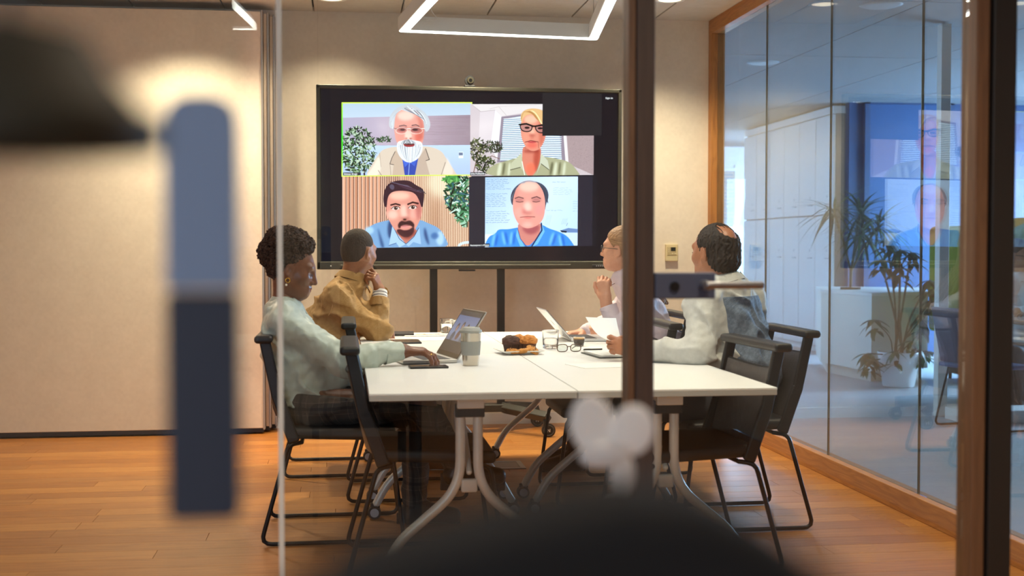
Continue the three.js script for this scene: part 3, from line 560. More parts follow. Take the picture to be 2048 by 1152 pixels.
    sm([[700, 330], [760, 240], [960, 220], [1150, 260], [1230, 400], [1250, 560], [1220, 700], [1140, 860], [1040, 960], [930, 960], [820, 850], [730, 690], [690, 520]], '#cf9488');
    soft(10, () => { el(900, 330, 150, 60, '#e9b9a9'); el(800, 620, 80, 70, 'rgba(240,190,178,.9)'); el(1120, 610, 80, 80, 'rgba(232,170,160,.8)'); sm([[1180, 360], [1245, 520], [1190, 760], [1130, 560]], 'rgba(150,84,84,.55)'); sm([[920, 470], [1010, 470], [1045, 660], [940, 680], [910, 600]], 'rgba(240,196,184,.85)'); sm([[1010, 440], [1050, 560], [1050, 660], [1010, 620]], 'rgba(150,84,84,.5)'); el(990, 684, 60, 14, 'rgba(96,40,44,.75)'); });
    sm([[650, 440], [660, 260], [720, 140], [860, 86], [1060, 90], [1150, 170], [1280, 230], [1270, 430], [1240, 540], [1200, 400], [1130, 280], [960, 245], [780, 260], [715, 350], [705, 540]], '#3a2230');
    strands(60, (t) => [[760 + t * 120, 110 + t * 30], [900, 140 + t * 60], [1000 + t * 230, 160 + t * 120]], ['#5d4152', '#2a1822', '#8d8aa0', '#452c3a'], 6); sm([[740, 170], [790, 140], [830, 190], [800, 240], [760, 220]], 'rgba(120,124,140,.55)'); strands(14, (t) => [[1150, 250], [1240, 200 + t * 40], [1290 + t * 10, 300]], ['#4b5262', '#2c1c28'], 5);
    line([[770, 470], [840, 452], [905, 472]], '#3b2024', 24); line([[1030, 462], [1100, 432], [1180, 452]], '#3b2024', 26);
    for (const [x0, y0] of [[838, 522], [1098, 512]]) { el(x0, y0, 62, 30, '#d8c2bd'); el(x0 + 6, y0 - 2, 28, 28, '#4a3128'); el(x0 + 6, y0 - 2, 13, 13, '#120c0c'); el(x0 + 14, y0 - 10, 6, 6, '#fff'); line([[x0 - 66, y0 + 8], [x0 - 20, y0 - 30], [x0 + 40, y0 - 28], [x0 + 70, y0]], '#3a2024', 9); }
    soft(3, () => { sm([[870, 770], [930, 710], [985, 735], [1060, 705], [1130, 770], [1120, 840], [1060, 780], [940, 790], [890, 850]], '#3f2328'); sm([[850, 860], [900, 840], [960, 870], [1050, 860], [1120, 800], [1130, 880], [1060, 970], [960, 975], [880, 920]], '#4a2a30'); el(980, 700, 26, 12, '#24120f'); });
    sm([[900, 800], [985, 780], [1060, 790], [1040, 830], [960, 840]], '#cf8f8c'); line([[905, 802], [985, 796], [1065, 790]], '#6b3436', 8);
    sm([[690, 570], [710, 560], [735, 690], [705, 680]], '#d6a396');
  });
  // ---- lower right: man with receding hair, blue shirt, whiteboard
  frame(935, 350, 7.679);
  c.fillStyle = '#2b2a36'; c.fillRect(30, 30, 1930, 1110); c.fillStyle = '#1b1a24'; c.fillRect(1960, 30, 70, 1110);
  inside(278, 36, 1450, 1096, () => {
    c.fillStyle = lin(280, 40, 1730, 1130, '#a9bedd', '#cbdcf2', '#b6cdec'); c.fillRect(270, 20, 1470, 1120);
    const hand = (x0, y0, n, w, k, col) => { for (let r = 0; r < n; r++) { let x = x0; const e = x0 + w * rr(0.7, 1); while (x < e) { const l = rr(30, 90); const pts = []; for (let q = 0; q <= 6; q++) pts.push([x + l * q / 6, y0 + r * k + rr(-7, 7)]); line(pts, col, 4); x += l + 16; } } };
    hand(292, 70, 6, 360, 30, 'rgba(70,88,120,.75)'); hand(292, 300, 7, 360, 32, 'rgba(70,88,120,.75)'); hand(292, 576, 6, 340, 34, 'rgba(70,88,120,.75)'); hand(1325, 122, 1, 160, 30, 'rgba(70,88,120,.7)'); hand(1340, 215, 4, 330, 33, 'rgba(110,128,160,.55)'); hand(1230, 570, 1, 230, 30, 'rgba(80,98,130,.6)'); hand(1650, 430, 5, 70, 38, 'rgba(90,108,140,.5)');
    for (let x = 1210; x < 1290; x += 22) line([[x, 800], [x + 40, 640]], 'rgba(120,140,170,.4)', 4); for (let x = 1470; x < 1540; x += 22) line([[x, 790], [x + 30, 700]], 'rgba(110,130,160,.5)', 4); line([[1550, 815], [1570, 770]], '#55627c', 5);
    c.fillStyle = '#dbe6f4'; c.fillRect(270, 930, 200, 220); c.fillStyle = '#c3d3e8'; c.fillRect(1400, 930, 340, 220); poly([[1450, 890], [1580, 850], [1730, 870], [1730, 925], [1480, 920]], '#6f86ae'); poly([[1450, 885], [1560, 900], [1550, 925], [1480, 915]], '#20263a');
    sm([[250, 1180], [330, 960], [440, 930], [480, 850], [640, 860], [780, 830], [1160, 780], [1260, 850], [1420, 900], [1560, 970], [1650, 1090], [1700, 1180]], '#4a8ad6');
    soft(6, () => { for (const [xx, yy, a] of [[420, 980, 0.2], [560, 960, -0.2], [690, 960, 0.1], [1330, 980, 0.3], [1450, 1020, -0.2]]) { c.save(); c.translate(xx, yy); c.rotate(a); el(0, 40, 22, 110, 'rgba(130,186,240,.9)'); el(44, 40, 16, 100, 'rgba(30,86,166,.75)'); c.restore(); } });
    sm([[790, 740], [1160, 740], [1150, 900], [1040, 1060], [940, 1140], [840, 1040], [790, 880]], '#c4867f'); soft(9, () => sm([[860, 800], [1140, 780], [1120, 900], [980, 960], [860, 880]], 'rgba(140,72,84,.65)'));
    poly([[780, 840], [760, 960], [830, 1140], [900, 1140], [820, 980]], '#79b1ea'); poly([[1160, 760], [1210, 900], [1100, 1100], [1010, 1140], [1130, 930]], '#79b1ea'); line([[785, 850], [830, 1010], [930, 1140]], '#2a4a80', 9); line([[1155, 770], [1165, 880], [1010, 1130]], '#24365c', 22);
    sm([[668, 360], [700, 240], [800, 140], [930, 86], [1080, 110], [1190, 160], [1260, 260], [1270, 370], [1225, 470], [1210, 600], [1170, 300], [760, 300], [720, 480], [690, 470]], '#4a4f60');
    sm([[722, 330], [770, 190], [880, 110], [980, 95], [1090, 130], [1180, 250], [1215, 400], [1215, 560], [1190, 700], [1110, 800], [980, 850], [880, 840], [780, 760], [715, 600], [705, 450]], '#d99b92');
    soft(10, () => { el(960, 190, 150, 80, '#eebeb2'); sm([[720, 340], [790, 200], [760, 420]], 'rgba(190,120,116,.6)'); el(820, 600, 90, 80, 'rgba(232,166,158,.9)'); el(1120, 560, 70, 90, 'rgba(226,150,148,.9)'); el(810, 398, 74, 24, 'rgba(120,72,80,.5)'); el(1075, 398, 74, 24, 'rgba(110,66,76,.55)'); sm([[890, 430], [985, 430], [1010, 560], [930, 590], [870, 560]], 'rgba(244,198,188,.9)'); sm([[870, 500], [850, 590], [930, 600], [890, 540]], 'rgba(170,92,92,.6)'); el(930, 600, 80, 14, 'rgba(140,66,70,.6)'); sm([[720, 600], [760, 760], [880, 850], [780, 800]], 'rgba(160,100,124,.6)'); el(940, 790, 80, 40, 'rgba(238,180,172,.8)'); });
    line([[745, 372], [800, 350], [872, 372]], '#6b4a4e', 16); line([[1005, 372], [1080, 348], [1140, 378]], '#6b4a4e', 16); line([[760, 420], [815, 432], [870, 424]], '#3f262c', 9); line([[1020, 424], [1075, 434], [1130, 420]], '#3f262c', 9); line([[825, 672], [930, 660], [1055, 668]], '#7c3a40', 9); soft(3, () => sm([[860, 676], [940, 668], [1030, 674], [950, 702]], 'rgba(206,122,120,.9)'));
    strands(50, (t) => [[1090 + t * 60, 130 + t * 40], [1180 + t * 60, 200 + t * 40], [1200 + t * 60, 300 + t * 160]], ['#7c8494', '#2f3340', '#5a6070'], 6); strands(30, (t) => [[790 - t * 30, 180 + t * 30], [710, 260], [685 + t * 20, 330 + t * 100]], ['#7c8494', '#2f3340'], 6); strands(30, (t) => [[820 + t * 60, 140], [930, 90], [1060, 110 + t * 20]], ['rgba(160,160,170,.35)'], 4);
  });
  c.fillStyle = 'rgba(26,26,34,.9)'; c.fillRect(44, 1076, 308, 46); c.fillStyle = '#f2f2f2'; c.font = 'bold 34px sans-serif'; c.fillText("Kostanjevec's iPhone", 50, 1112, 294);
  // the display's own vivid picture mode: steeper tone curve and richer colour over the whole image
  const im = c.getImageData(0, 0, W, H), d = im.data;
  for (let i = 0; i < d.length; i += 4) { const l = 0.3 * d[i] + 0.59 * d[i + 1] + 0.11 * d[i + 2]; for (let k = 0; k < 3; k++) { let v = (l + (d[i + k] - l) * 1.12) / 255; v = v + 0.55 * v * (1 - v) * (v - 0.62); d[i + k] = clampb(v * 255); } }
  c.setTransform(1, 0, 0, 1, 0, 0); c.putImageData(im, 0, 0);
  const t = new THREE.CanvasTexture(cv); t.colorSpace = THREE.SRGBColorSpace;
  return t;
}
{
  const cx = (TV.x0 + TV.x1) / 2, t = thing('display_screen', 'large wide display showing a four person video call before the wall', 'display', [cx, 0, TVZ]);
  const w = TV.x1 - TV.x0, h = TV.y1 - TV.y0, cy = (TV.y0 + TV.y1) / 2;
  obj('housing', rb(w - 0.02, h - 0.02, 0.05, 0.008, 0, cy, -0.035), mat.tvBlack, t);
  const s = [[-w / 2, w / 2, TV.y1 - 0.026, TV.y1], [-w / 2, -w / 2 + 0.026, TV.y0, TV.y1], [w / 2 - 0.026, w / 2, TV.y0, TV.y1], [-w / 2, w / 2, TV.y0, TV.y0 + 0.052]];
  obj('bezel', s.map(([a, b, c, d]) => rb(b - a, d - c, 0.07, 0.006, (a + b) / 2, (c + d) / 2, -0.03)), mat.tvFrame, t);
  const fr = obj('front_bar', rb(w - 0.5, 0.012, 0.012, 0.004, -0.1, TV.y0 + 0.026, 0.004), flat('#5c5a50', 0.4, { metalness: 0.5 }), t);
  obj('button_panel', rb(0.13, 0.018, 0.014, 0.003, w / 2 - 0.14, TV.y0 + 0.02, 0.005), mat.blackPlastic, t);
  for (let k = 0; k < 6; k++) obj('button', cyl(0.0035, 0.0035, 0.004, 0, 0, 0, 12).rotateX(Math.PI / 2).translate(w / 2 - 0.175 + k * 0.014, TV.y0 + 0.02, 0.014), mat.silver, t);
  obj('indicator', cyl(0.004, 0.004, 0.004, 0, 0, 0, 12).rotateX(Math.PI / 2).translate(-w / 2 + 0.09, TV.y0 + 0.024, 0.006), mat.white, t);
  obj('port_row', rb(0.11, 0.012, 0.03, 0.003, -0.03, TV.y0 - 0.008, -0.02), mat.blackPlastic, t);
  const tex = screenCanvas(), scr = new THREE.PlaneGeometry(SC.x1 - SC.x0, SC.y1 - SC.y0).translate((SC.x0 + SC.x1) / 2 - cx, (SC.y0 + SC.y1) / 2, -0.0095);
  obj('screen', scr, M({ color: '#020203', roughness: 0.12, specularIntensity: 0.45, emissive: '#ffffff', emissiveMap: tex, emissiveIntensity: SCREEN_GLOW }), t);
  // camera on top
  const wc = thing('webcam', 'small round black webcam perched on top of the display', 'webcam', [0.826, TV.y1, TVZ - 0.02]);
  obj('foot', rb(0.07, 0.012, 0.05, 0.004, 0, 0.006, 0), mat.blackPlastic, wc);
  obj('body', new THREE.CylinderGeometry(0.032, 0.03, 0.05, 32).rotateX(Math.PI / 2).translate(0, 0.043, 0.0), mat.blackPlastic, wc);
  const ln = obj('lens', new THREE.CylinderGeometry(0.02, 0.024, 0.012, 32).rotateX(Math.PI / 2).translate(0.004, 0.042, 0.03), flat('#5a5648', 0.3, { metalness: 0.6 }), wc);
  obj('lens_glass', new THREE.CylinderGeometry(0.011, 0.011, 0.006, 24).rotateX(Math.PI / 2).translate(0.004, 0.042, 0.036), mat.tvBlack, ln);
  // wheeled stand
  const st = thing('display_stand', 'black two column wheeled stand carrying the large display', 'stand', [cx, 0, TVZ - 0.12]);
  for (const x of [0.566, 1.023]) obj('column', rb(0.05, 1.35, 0.05, 0.004, x + 0.025 - cx, 0.85, 0), mat.blackMetal, st);
  obj('mount_plate', rb(0.7, 0.4, 0.03, 0.004, 0, 1.6, 0.045), mat.blackMetal, st);
  obj('base_beam', [rb(0.56, 0.05, 0.12, 0.006, 0, 0.165, 0)], flat('#3a3833', 0.4, { metalness: 0.5 }), st);
  for (const k of [-1, 1]) for (const q of [-1, 1]) {
    const x = k * 0.49, z = q > 0 ? 0.3 : -0.19;
    obj('foot_arm', bar([k * 0.22, 0.165, q * 0.02], [x, 0.13, z], 0.07, 0.05, 0.008), flat('#3a3833', 0.4, { metalness: 0.5 }), st);
    const c = obj('caster', [new THREE.CylinderGeometry(0.045, 0.045, 0.03, 28).rotateX(Math.PI / 2).translate(x, 0.046, z), rb(0.03, 0.05, 0.036, 0.006, x - 0.02, 0.09, z)], mat.blackPlastic, st);
    obj('wheel_rim', new THREE.TorusGeometry(0.033, 0.003, 8, 28).translate(x, 0.046, z + 0.016), flat('#4c4c4e', 0.4), c);
    obj('maker_mark', [bar([x - 0.009, 0.036, z + 0.017], [x - 0.009, 0.056, z + 0.017], 0.004, 0.002, 0.0008), bar([x - 0.009, 0.056, z + 0.017], [x + 0.007, 0.036, z + 0.017], 0.004, 0.002, 0.0008), bar([x + 0.007, 0.036, z + 0.017], [x + 0.007, 0.056, z + 0.017], 0.004, 0.002, 0.0008)], mat.paper, c);
  }
  // wall thermostat
  const th = thing('thermostat', 'cream square thermostat with a small dark screen on the wall', 'thermostat', [2.329, 1.214, BACK + 0.001]);
  obj('case', rb(0.09, 0.122, 0.024, 0.004, 0, 0, 0.012), flat('#d9c79b', 0.5), th);
  obj('face', rb(0.066, 0.062, 0.004, 0.0015, 0, 0.012, 0.0245), flat('#b9a67c', 0.5), th);
  obj('screen_window', rb(0.034, 0.026, 0.004, 0.001, 0.009, 0.026, 0.0265), flat('#22261f', 0.25), th);
  for (let k = 0; k < 3; k++) obj('key', rb(0.008, 0.006, 0.004, 0.001, -0.024, 0.034 - k * 0.013, 0.0265), flat('#e6d8b2', 0.5), th);
  for (let k = 0; k < 2; k++) obj('key', rb(0.012, 0.007, 0.004, 0.001, 0.004 + k * 0.02, -0.006, 0.0265), flat('#e6d8b2', 0.5), th);
  // outlet box set in the floor
  const a = py(1012, 931, 0), fb = thing('floor_box', 'square metal outlet lid set flush in the wooden floor', 'floor outlet', [a.x, 0, a.z]);
  obj('lid_frame', [rb(0.17, 0.006, 0.03, 0.002, 0, 0.003, 0.11), rb(0.17, 0.006, 0.03, 0.002, 0, 0.003, -0.11), rb(0.03, 0.006, 0.25, 0.002, 0.085, 0.003, 0), rb(0.03, 0.006, 0.25, 0.002, -0.085, 0.003, 0)], mat.aluminium, fb);
  obj('lid', rb(0.14, 0.004, 0.19, 0.001, 0, 0.002, 0), flat('#8a7a64', 0.5), fb);
}

// ---------------------------------------------------------------- things on the table
const TT = TH + 0.0005;
function shapeTex(w, h, draw) { const cv = document.createElement('canvas'); cv.width = w; cv.height = h; const c = cv.getContext('2d'); draw(c, w, h); const t = new THREE.CanvasTexture(cv); t.colorSpace = THREE.SRGBColorSpace; return t; }
// a laptop whose user sits towards -x: hinge along z at local x 0, base reaching to -x
function laptop(name, label, at, turn, { depth = 0.31, base = 0.215, lid: LH = 0.212, lidAngle = 0.58, lidMat, baseMat, screenTex, mark }) {
  const t = thing(name, label, 'laptop', at, turn);
  obj('base', rb(base, 0.014, depth, 0.004, -base / 2, 0.009, 0), baseMat, t);
  obj('keyboard', rb(base * 0.5, 0.002, depth * 0.86, 0.0008, -base * 0.36, 0.0165, 0), flat('#2a2a2e', 0.5), t);
  obj('trackpad', rb(base * 0.3, 0.0012, 0.1, 0.0005, -base * 0.8, 0.0162, 0), flat('#b9babd', 0.3), t);
  const lid = obj('lid', rb(0.006, LH, depth, 0.002, 0, LH / 2, 0), lidMat, t); lid.position.set(0, 0.014, 0); lid.rotation.z = -lidAngle;
  obj('bezel', rb(0.002, LH - 0.006, depth - 0.006, 0.0008, -0.0035, LH / 2, 0), flat('#17171a', 0.3), lid);
  const sc = new THREE.PlaneGeometry(depth - 0.026, LH - 0.036).rotateY(-Math.PI / 2).translate(-0.0048, LH / 2 + 0.006, 0);
  obj('screen', sc, M({ color: '#101216', roughness: 0.25, emissive: '#ffffff', emissiveMap: screenTex, emissiveIntensity: 0.6 }), lid);
  if (mark) obj('lid_mark', [new THREE.CylinderGeometry(0.012, 0.012, 0.001, 20).rotateZ(Math.PI / 2).scale(1, 1.15, 1).translate(0.0034, 0.106, 0), new THREE.SphereGeometry(0.004, 10, 6).scale(0.2, 1.5, 0.7).translate(0.0034, 0.125, 0.002)], flat('#34343a', 0.3), lid);
  return t;
}
const scrA = shapeTex(256, 160, (c, w, h) => { const g = c.createLinearGradient(0, 0, 0, h); g.addColorStop(0, '#56689a'); g.addColorStop(0.55, '#8f9cc0'); g.addColorStop(1, '#4b4a58'); c.fillStyle = g; c.fillRect(0, 0, w, h); c.fillStyle = '#2d2f3c'; c.fillRect(0, 0, w, 18); for (const [x, y] of [[60, 66], [116, 58], [176, 64]]) { c.fillStyle = '#3a2f38'; c.beginPath(); c.ellipse(x, y, 14, 17, 0, 0, 7); c.fill(); c.fillStyle = '#b98f86'; c.beginPath(); c.ellipse(x, y + 5, 9, 12, 0, 0, 7); c.fill(); c.fillStyle = ['#4c5568', '#6b4a4c', '#55606e'][Math.round(x / 58) - 1]; c.beginPath(); c.ellipse(x, y + 36, 20, 19, 0, 0, 7); c.fill(); } c.fillStyle = '#2a2a34'; c.fillRect(0, 118, w, 42); });
const scrB = shapeTex(64, 40, (c, w, h) => { c.fillStyle = '#5f6f96'; c.fillRect(0, 0, w, h); c.fillStyle = '#e8ebf2'; c.fillRect(8, 8, 30, 24); });
laptop('laptop', 'open dark screened laptop under the hand of the woman in mint', [0.462, TT, -5.715], 0.19, { depth: 0.36, lid: 0.25, base: 0.25, lidMat: flat('#c9c7c2', 0.35, { metalness: 0.5 }), baseMat: flat('#c4c1bb', 0.4, { metalness: 0.4 }), screenTex: scrA, lidAngle: 0.57 });
laptop('laptop', 'silver laptop seen from its lid with a dark mark, before the woman in lilac', [1.22, TT, -6.86], Math.PI, { lidMat: mat.silver, baseMat: mat.silver, screenTex: scrB, mark: true, lidAngle: 0.72, depth: 0.34, base: 0.24 });
{ // travel tumbler
  const p = py(943, 732, TT), t = thing('travel_tumbler', 'cream and steel travel tumbler with a grey band and grey lid', 'tumbler', [p.x, TT, p.z - 0.03]);
  obj('body', lathe([[0, 0], [0.032, 0], [0.0345, 0.002], [0.0375, 0.03], [0.044, 0.142], [0.0455, 0.148], [0, 0.148]]), flat('#cfc6b8', 0.25, { metalness: 0.8 }), t);
  obj('grip_band', lathe([[0.0392, 0.046], [0.0405, 0.047], [0.0448, 0.104], [0.0438, 0.106]]), flat('#9a9b97', 0.7), t);
  const lid = obj('lid', lathe([[0.0465, 0.144], [0.049, 0.146], [0.049, 0.153], [0.046, 0.157], [0.041, 0.158], [0.039, 0.166], [0.03, 0.168], [0, 0.167]]), flat('#9fa09b', 0.5), t);
  obj('sip_opening', rb(0.014, 0.003, 0.02, 0.001, 0.026, 0.168, 0), flat('#5d5d59', 0.6), lid);
}
{ // plate of baking
  const G = 1.22, p = py(1037, 707, TT), t = thing('square_plate', 'small white square plate carrying muffins and cookies', 'plate', [p.x, TT, p.z], 0.12);
  const g = []; for (const [w, h, y] of [[0.13, 0.007, 0.0035]]) g.push(rb(w, h, w, 0.002, 0, y, 0));
  const prof = [[0.05, 0.0], [0.082, 0.013], [0.084, 0.016], [0.078, 0.015], [0.05, 0.006]], sq = new THREE.LatheGeometry(prof.map((q) => new THREE.Vector2(...q)), 4).rotateY(Math.PI / 4); g.push(sq.scale(1.75, 1.25, 1.75).toNonIndexed()); g[1].computeVertexNormals(); g[1].deleteAttribute('uv'); g[1].setAttribute('uv', new THREE.Float32BufferAttribute(new Float32Array(g[1].attributes.position.count * 2), 2));
  obj('dish', g, M({ color: '#f1efe8', roughness: 0.25, side: THREE.DoubleSide }), t);
  const bake = (rgb, amp) => M({ map: grainTex(rgb, amp, 64, [3, 3]), roughness: 0.75 });
  const top = (r, s) => { const q = new THREE.SphereGeometry(r, 28, 18), a = q.attributes.position; for (let i = 0; i < a.count; i++) { const x = a.getX(i), y = a.getY(i), z = a.getZ(i), k = 1 + 0.1 * n3(x * 45 + s, y * 45, z * 45) + 0.05 * n3(x * 120, y * 120 + s, z * 120); a.setXYZ(i, x * k, Math.max(y, -r * 0.3) * k * 0.75, z * k); } q.computeVertexNormals(); return q; };
  const muffins = [[-0.032, 0.0, 0.01, 'chocolate muffin in a dark paper case on the square plate', [74, 44, 34], [58, 36, 30]], [0.004, 0.0, -0.03, 'golden muffin wedged between the chocolate muffin and the other golden one', [200, 128, 52], [96, 58, 40]], [0.042, 0.0, -0.012, 'golden muffin at the plate edge, above the cookies', [206, 132, 56], [104, 64, 44]]];
  for (const [x, y, z, label, c1, c2] of muffins) {
    const m = thing('muffin', label, 'muffin', [p.x + x * G, TT + 0.006, p.z + z * G], 0, 'muffins on the plate'); m.scale.setScalar(G);
    const pr = []; for (let k = 0; k <= 48; k++) pr.push(k); const cg = new THREE.CylinderGeometry(0.031, 0.024, 0.034, 48, 1).translate(0, 0.017, 0), cp = cg.attributes.position; for (let i = 0; i < cp.count; i++) { const a = Math.atan2(cp.getZ(i), cp.getX(i)), k = 1 + 0.03 * Math.cos(a * 24); cp.setX(i, cp.getX(i) * k); cp.setZ(i, cp.getZ(i) * k); } cg.computeVertexNormals();
    obj('paper_case', cg, bake(c2, 24), m);
    obj('crown', top(0.036, x * 100).translate(0, 0.042, 0), bake(c1, 50), m);
  }
  const cookie = (s) => { const q = new THREE.SphereGeometry(0.028, 26, 14), a = q.attributes.position; for (let i = 0; i < a.count; i++) { const x = a.getX(i), y = a.getY(i), z = a.getZ(i), k = 1 + 0.07 * n3(x * 60 + s, y * 60, z * 60); a.setXYZ(i, x * k, y * 0.36 * k + (y > 0 ? 0.002 * n3(x * 140, s, z * 140) : 0), z * k); } q.computeVertexNormals(); return q; };
  const ck = [[-0.03, 0.018, 0.058, 0.1, 'flat golden cookie lying beside the chocolate muffin'], [0.008, 0.018, 0.064, -0.15, 'golden cookie in the middle of the plate edge'], [0.05, 0.022, 0.05, 0.45, 'golden cookie leaning up against the golden muffin']];
  for (const [x, y, z, tilt, label] of ck) {
    const m = thing('cookie', label, 'cookie', [p.x + x * G, TT + y, p.z + z * G], 0, 'cookies on the plate'); m.scale.setScalar(G); m.rotation.set(tilt, 0, -tilt);
    obj('biscuit', cookie(x * 90), bake([206, 140, 62], 46), m);
    const chips = []; for (let k = 0; k < 7; k++) { const a = rr(0, 6.28), r = rr(0.004, 0.02); chips.push(new THREE.SphereGeometry(0.003, 6, 5).translate(Math.cos(a) * r, 0.0095 - r * r * 8, Math.sin(a) * r)); }
    obj('chips', chips, flat('#54301c', 0.6), m);
  }
}
function waterGlass(label, at, r, h, fill) {
  const t = thing('water_glass', label, 'glass', at, 0, 'water glasses on the table');
  obj('glass', lathe([[0, 0.0], [r * 0.86, 0.0], [r * 0.9, 0.004], [r, h - 0.002], [r - 0.001, h], [r - 0.0022, h - 0.002], [r * 0.88 - 0.001, 0.012], [0, 0.01]], 40), mat.glassSolid, t);
  obj('water', lathe([[0, 0.0115], [r * 0.88 - 0.002, 0.0125], [r * 0.88 + (r * 0.1) * fill - 0.0028, h * fill], [0, h * fill]], 40), mat.water, t);
}
{
  let p = py(1101, 697, TT); waterGlass('half full water glass between the plate and the espresso glass', [p.x, TT, p.z], 0.043, 0.094, 0.5);
  p = py(893, 667, TT); waterGlass('water glass standing before the display stand, among the papers', [p.x, TT, p.z], 0.041, 0.09, 0.62);
  p = py(1158, 693, TT); const e = thing('espresso_glass', 'short clear glass of dark espresso with pale crema', 'espresso', [p.x, TT, p.z]);
  obj('glass', lathe([[0, 0], [0.021, 0], [0.024, 0.004], [0.0325, 0.05], [0.0318, 0.0505], [0.0308, 0.05], [0.0225, 0.007], [0, 0.006]], 36), mat.glassSolid, e);
  obj('coffee', lathe([[0, 0.0065], [0.0222, 0.0075], [0.0284, 0.037], [0, 0.037]], 36), flat('#2e1a10', 0.25), e);
  obj('crema', lathe([[0, 0.0372], [0.0284, 0.0372], [0.0297, 0.044], [0, 0.0445]], 36), flat('#c79a5c', 0.6), e);
  p = py(921, 664, TT); const cup = thing('white_cup', 'small white cup half hidden behind the dark screened laptop', 'cup', [p.x - 0.03, TT, p.z + 0.05]);
  obj('bowl', lathe([[0, 0], [0.022, 0], [0.036, 0.035], [0.04, 0.075], [0.0385, 0.0755], [0.034, 0.036], [0.02, 0.004], [0, 0.004]], 36), mat.ceramic, cup);
  obj('handle', new THREE.TorusGeometry(0.02, 0.004, 8, 24).translate(-0.05, 0.042, 0), mat.ceramic, cup);
}
{ // folded spectacles
  const p = py(1138, 704, TT), t = thing('eyeglasses', 'brown rimmed eyeglasses lying open on the table', 'eyeglasses', [p.x, TT, p.z], 0.08);
  const rim = (s) => { const pts = []; for (let k = 0; k <= 28; k++) { const a = k / 28 * Math.PI * 2; pts.push(V(s * 0.034 + Math.sign(Math.cos(a)) * 0.026 * Math.pow(Math.abs(Math.cos(a)), 0.7), 0.02 + Math.sign(Math.sin(a)) * 0.018 * Math.pow(Math.abs(Math.sin(a)), 0.75), 0)); } return tube(pts, 0.0022, { smooth: true, seg: 56, radial: 8 }); };
  const horn = flat('#4a2e1f', 0.35);
  for (const s of [-1, 1]) { obj('rim', rim(s), horn, t); obj('lens', new THREE.CylinderGeometry(0.025, 0.025, 0.001, 24).rotateX(Math.PI / 2).scale(1, 0.7, 1).translate(s * 0.034, 0.02, 0), mat.glassPane, t); obj('temple', tube([[s * 0.062, 0.026, 0], [s * 0.066, 0.026, -0.01], [s * 0.06, 0.022, -0.09], [s * 0.052, 0.006, -0.135]], 0.0022, { round: 0.01 }), horn, t); }
  obj('bridge', tube([[-0.009, 0.024, 0], [0, 0.028, 0.001], [0.009, 0.024, 0]], 0.0022, { smooth: true, radial: 8 }), horn, t);
}
const slab = (name, label, cat, at, turn, w, h, d, m, parts) => { const t = thing(name, label, cat, at, turn); obj('body', rb(w, h, d, Math.min(h * 0.3, 0.003), 0, h / 2, 0), m, t); if (parts) parts(t); return t; };
const darkGlass = flat('#141519', 0.12);
slab('phone', 'black phone lying beside the woman in mint\u2019s laptop', 'phone', [0.352, TT, -5.34], 0.06, 0.165, 0.009, 0.08, flat('#1e1e22', 0.35), (t) => obj('screen', rb(0.155, 0.001, 0.072, 0.0004, 0, 0.0092, 0), darkGlass, t));
slab('tablet', 'thin black tablet lying before the tan shirted man\u2019s elbow', 'tablet', [0.32, TT, -6.78], 0.02, 0.165, 0.008, 0.23, flat('#2a2a2d', 0.35), (t) => obj('screen', rb(0.15, 0.001, 0.21, 0.0004, 0, 0.0082, 0), darkGlass, t));
slab('folder', 'black folder lying past the tan shirted man\u2019s elbow', 'folder', [0.30, TT, -7.36], -0.05, 0.2, 0.014, 0.22, flat('#26262a', 0.45), (t) => obj('band', rb(0.006, 0.0155, 0.222, 0.0005, 0.07, 0.0078, 0), flat('#3a3a3e', 0.5), t));
slab('magazine', 'glossy leaflet with yellow and blue pictures, lying open near the far glass', 'leaflet', [0.48, TT, -7.3], 0.1, 0.29, 0.005, 0.21, M({ map: shapeTex(256, 180, (c, w, h) => { c.fillStyle = '#eceae4'; c.fillRect(0, 0, w, h); const k = ['#d9b23a', '#3d6fb4', '#5b5148', '#c8633c', '#8a98b8', '#2f3a4a']; for (let i = 0; i < 34; i++) { c.fillStyle = k[i % 6]; c.fillRect(10 + rr(0, 210), 10 + rr(0, 130), rr(10, 34), rr(8, 26)); } }), roughness: 0.4 }));
slab('paper_sheet', 'white paper sheet lying between the leaflet and the black tablet', 'paper', [0.52, TT, -6.98], 0.2, 0.29, 0.0012, 0.21, mat.paper);
slab('paper_sheet', 'white paper sheet lying beside the espresso glass', 'paper', [1.24, TT, -6.24], -0.12, 0.21, 0.0012, 0.29, mat.paper);
slab('paper_sheet', 'white paper sheet lying beside the denim-backed man\u2019s forearm', 'paper', [1.13, TT, -5.35], 0.25, 0.3, 0.0012, 0.21, mat.paper);
{
  const t = slab('notebook', 'dark covered notebook holding white pages under the man\u2019s hand', 'notebook', [1.25, TT, -5.83], 0.1, 0.2, 0.005, 0.3, flat('#3f4644', 0.6), (q) => { obj('pages', rb(0.185, 0.009, 0.285, 0.001, 0.004, 0.0095, 0), mat.paper, q); });
  const pen = thing('pen', 'slim dark pen lying beside the espresso glass', 'pen', [1.225, TT + 0.0055, -6.12], 0.2); obj('barrel', cyl(0.004, 0.004, 0.1, 0, 0, 0, 12).rotateZ(Math.PI / 2), flat('#26262a', 0.3), pen); obj('clip', rb(0.03, 0.0015, 0.002, 0.0005, -0.03, 0.0045, 0), mat.chrome, pen);
  const st = thing('stapler', 'small dark stapler standing between the espresso glass and notebook', 'stapler', [1.355, TT, -6.3], 1.4); obj('base', rb(0.09, 0.008, 0.03, 0.002, 0, 0.004, 0), flat('#2d2f33', 0.4), st); obj('arm', bar([-0.04, 0.02, 0], [0.045, 0.05, 0], 0.026, 0.026, 0.005), flat('#3b3d42', 0.4), st);
}

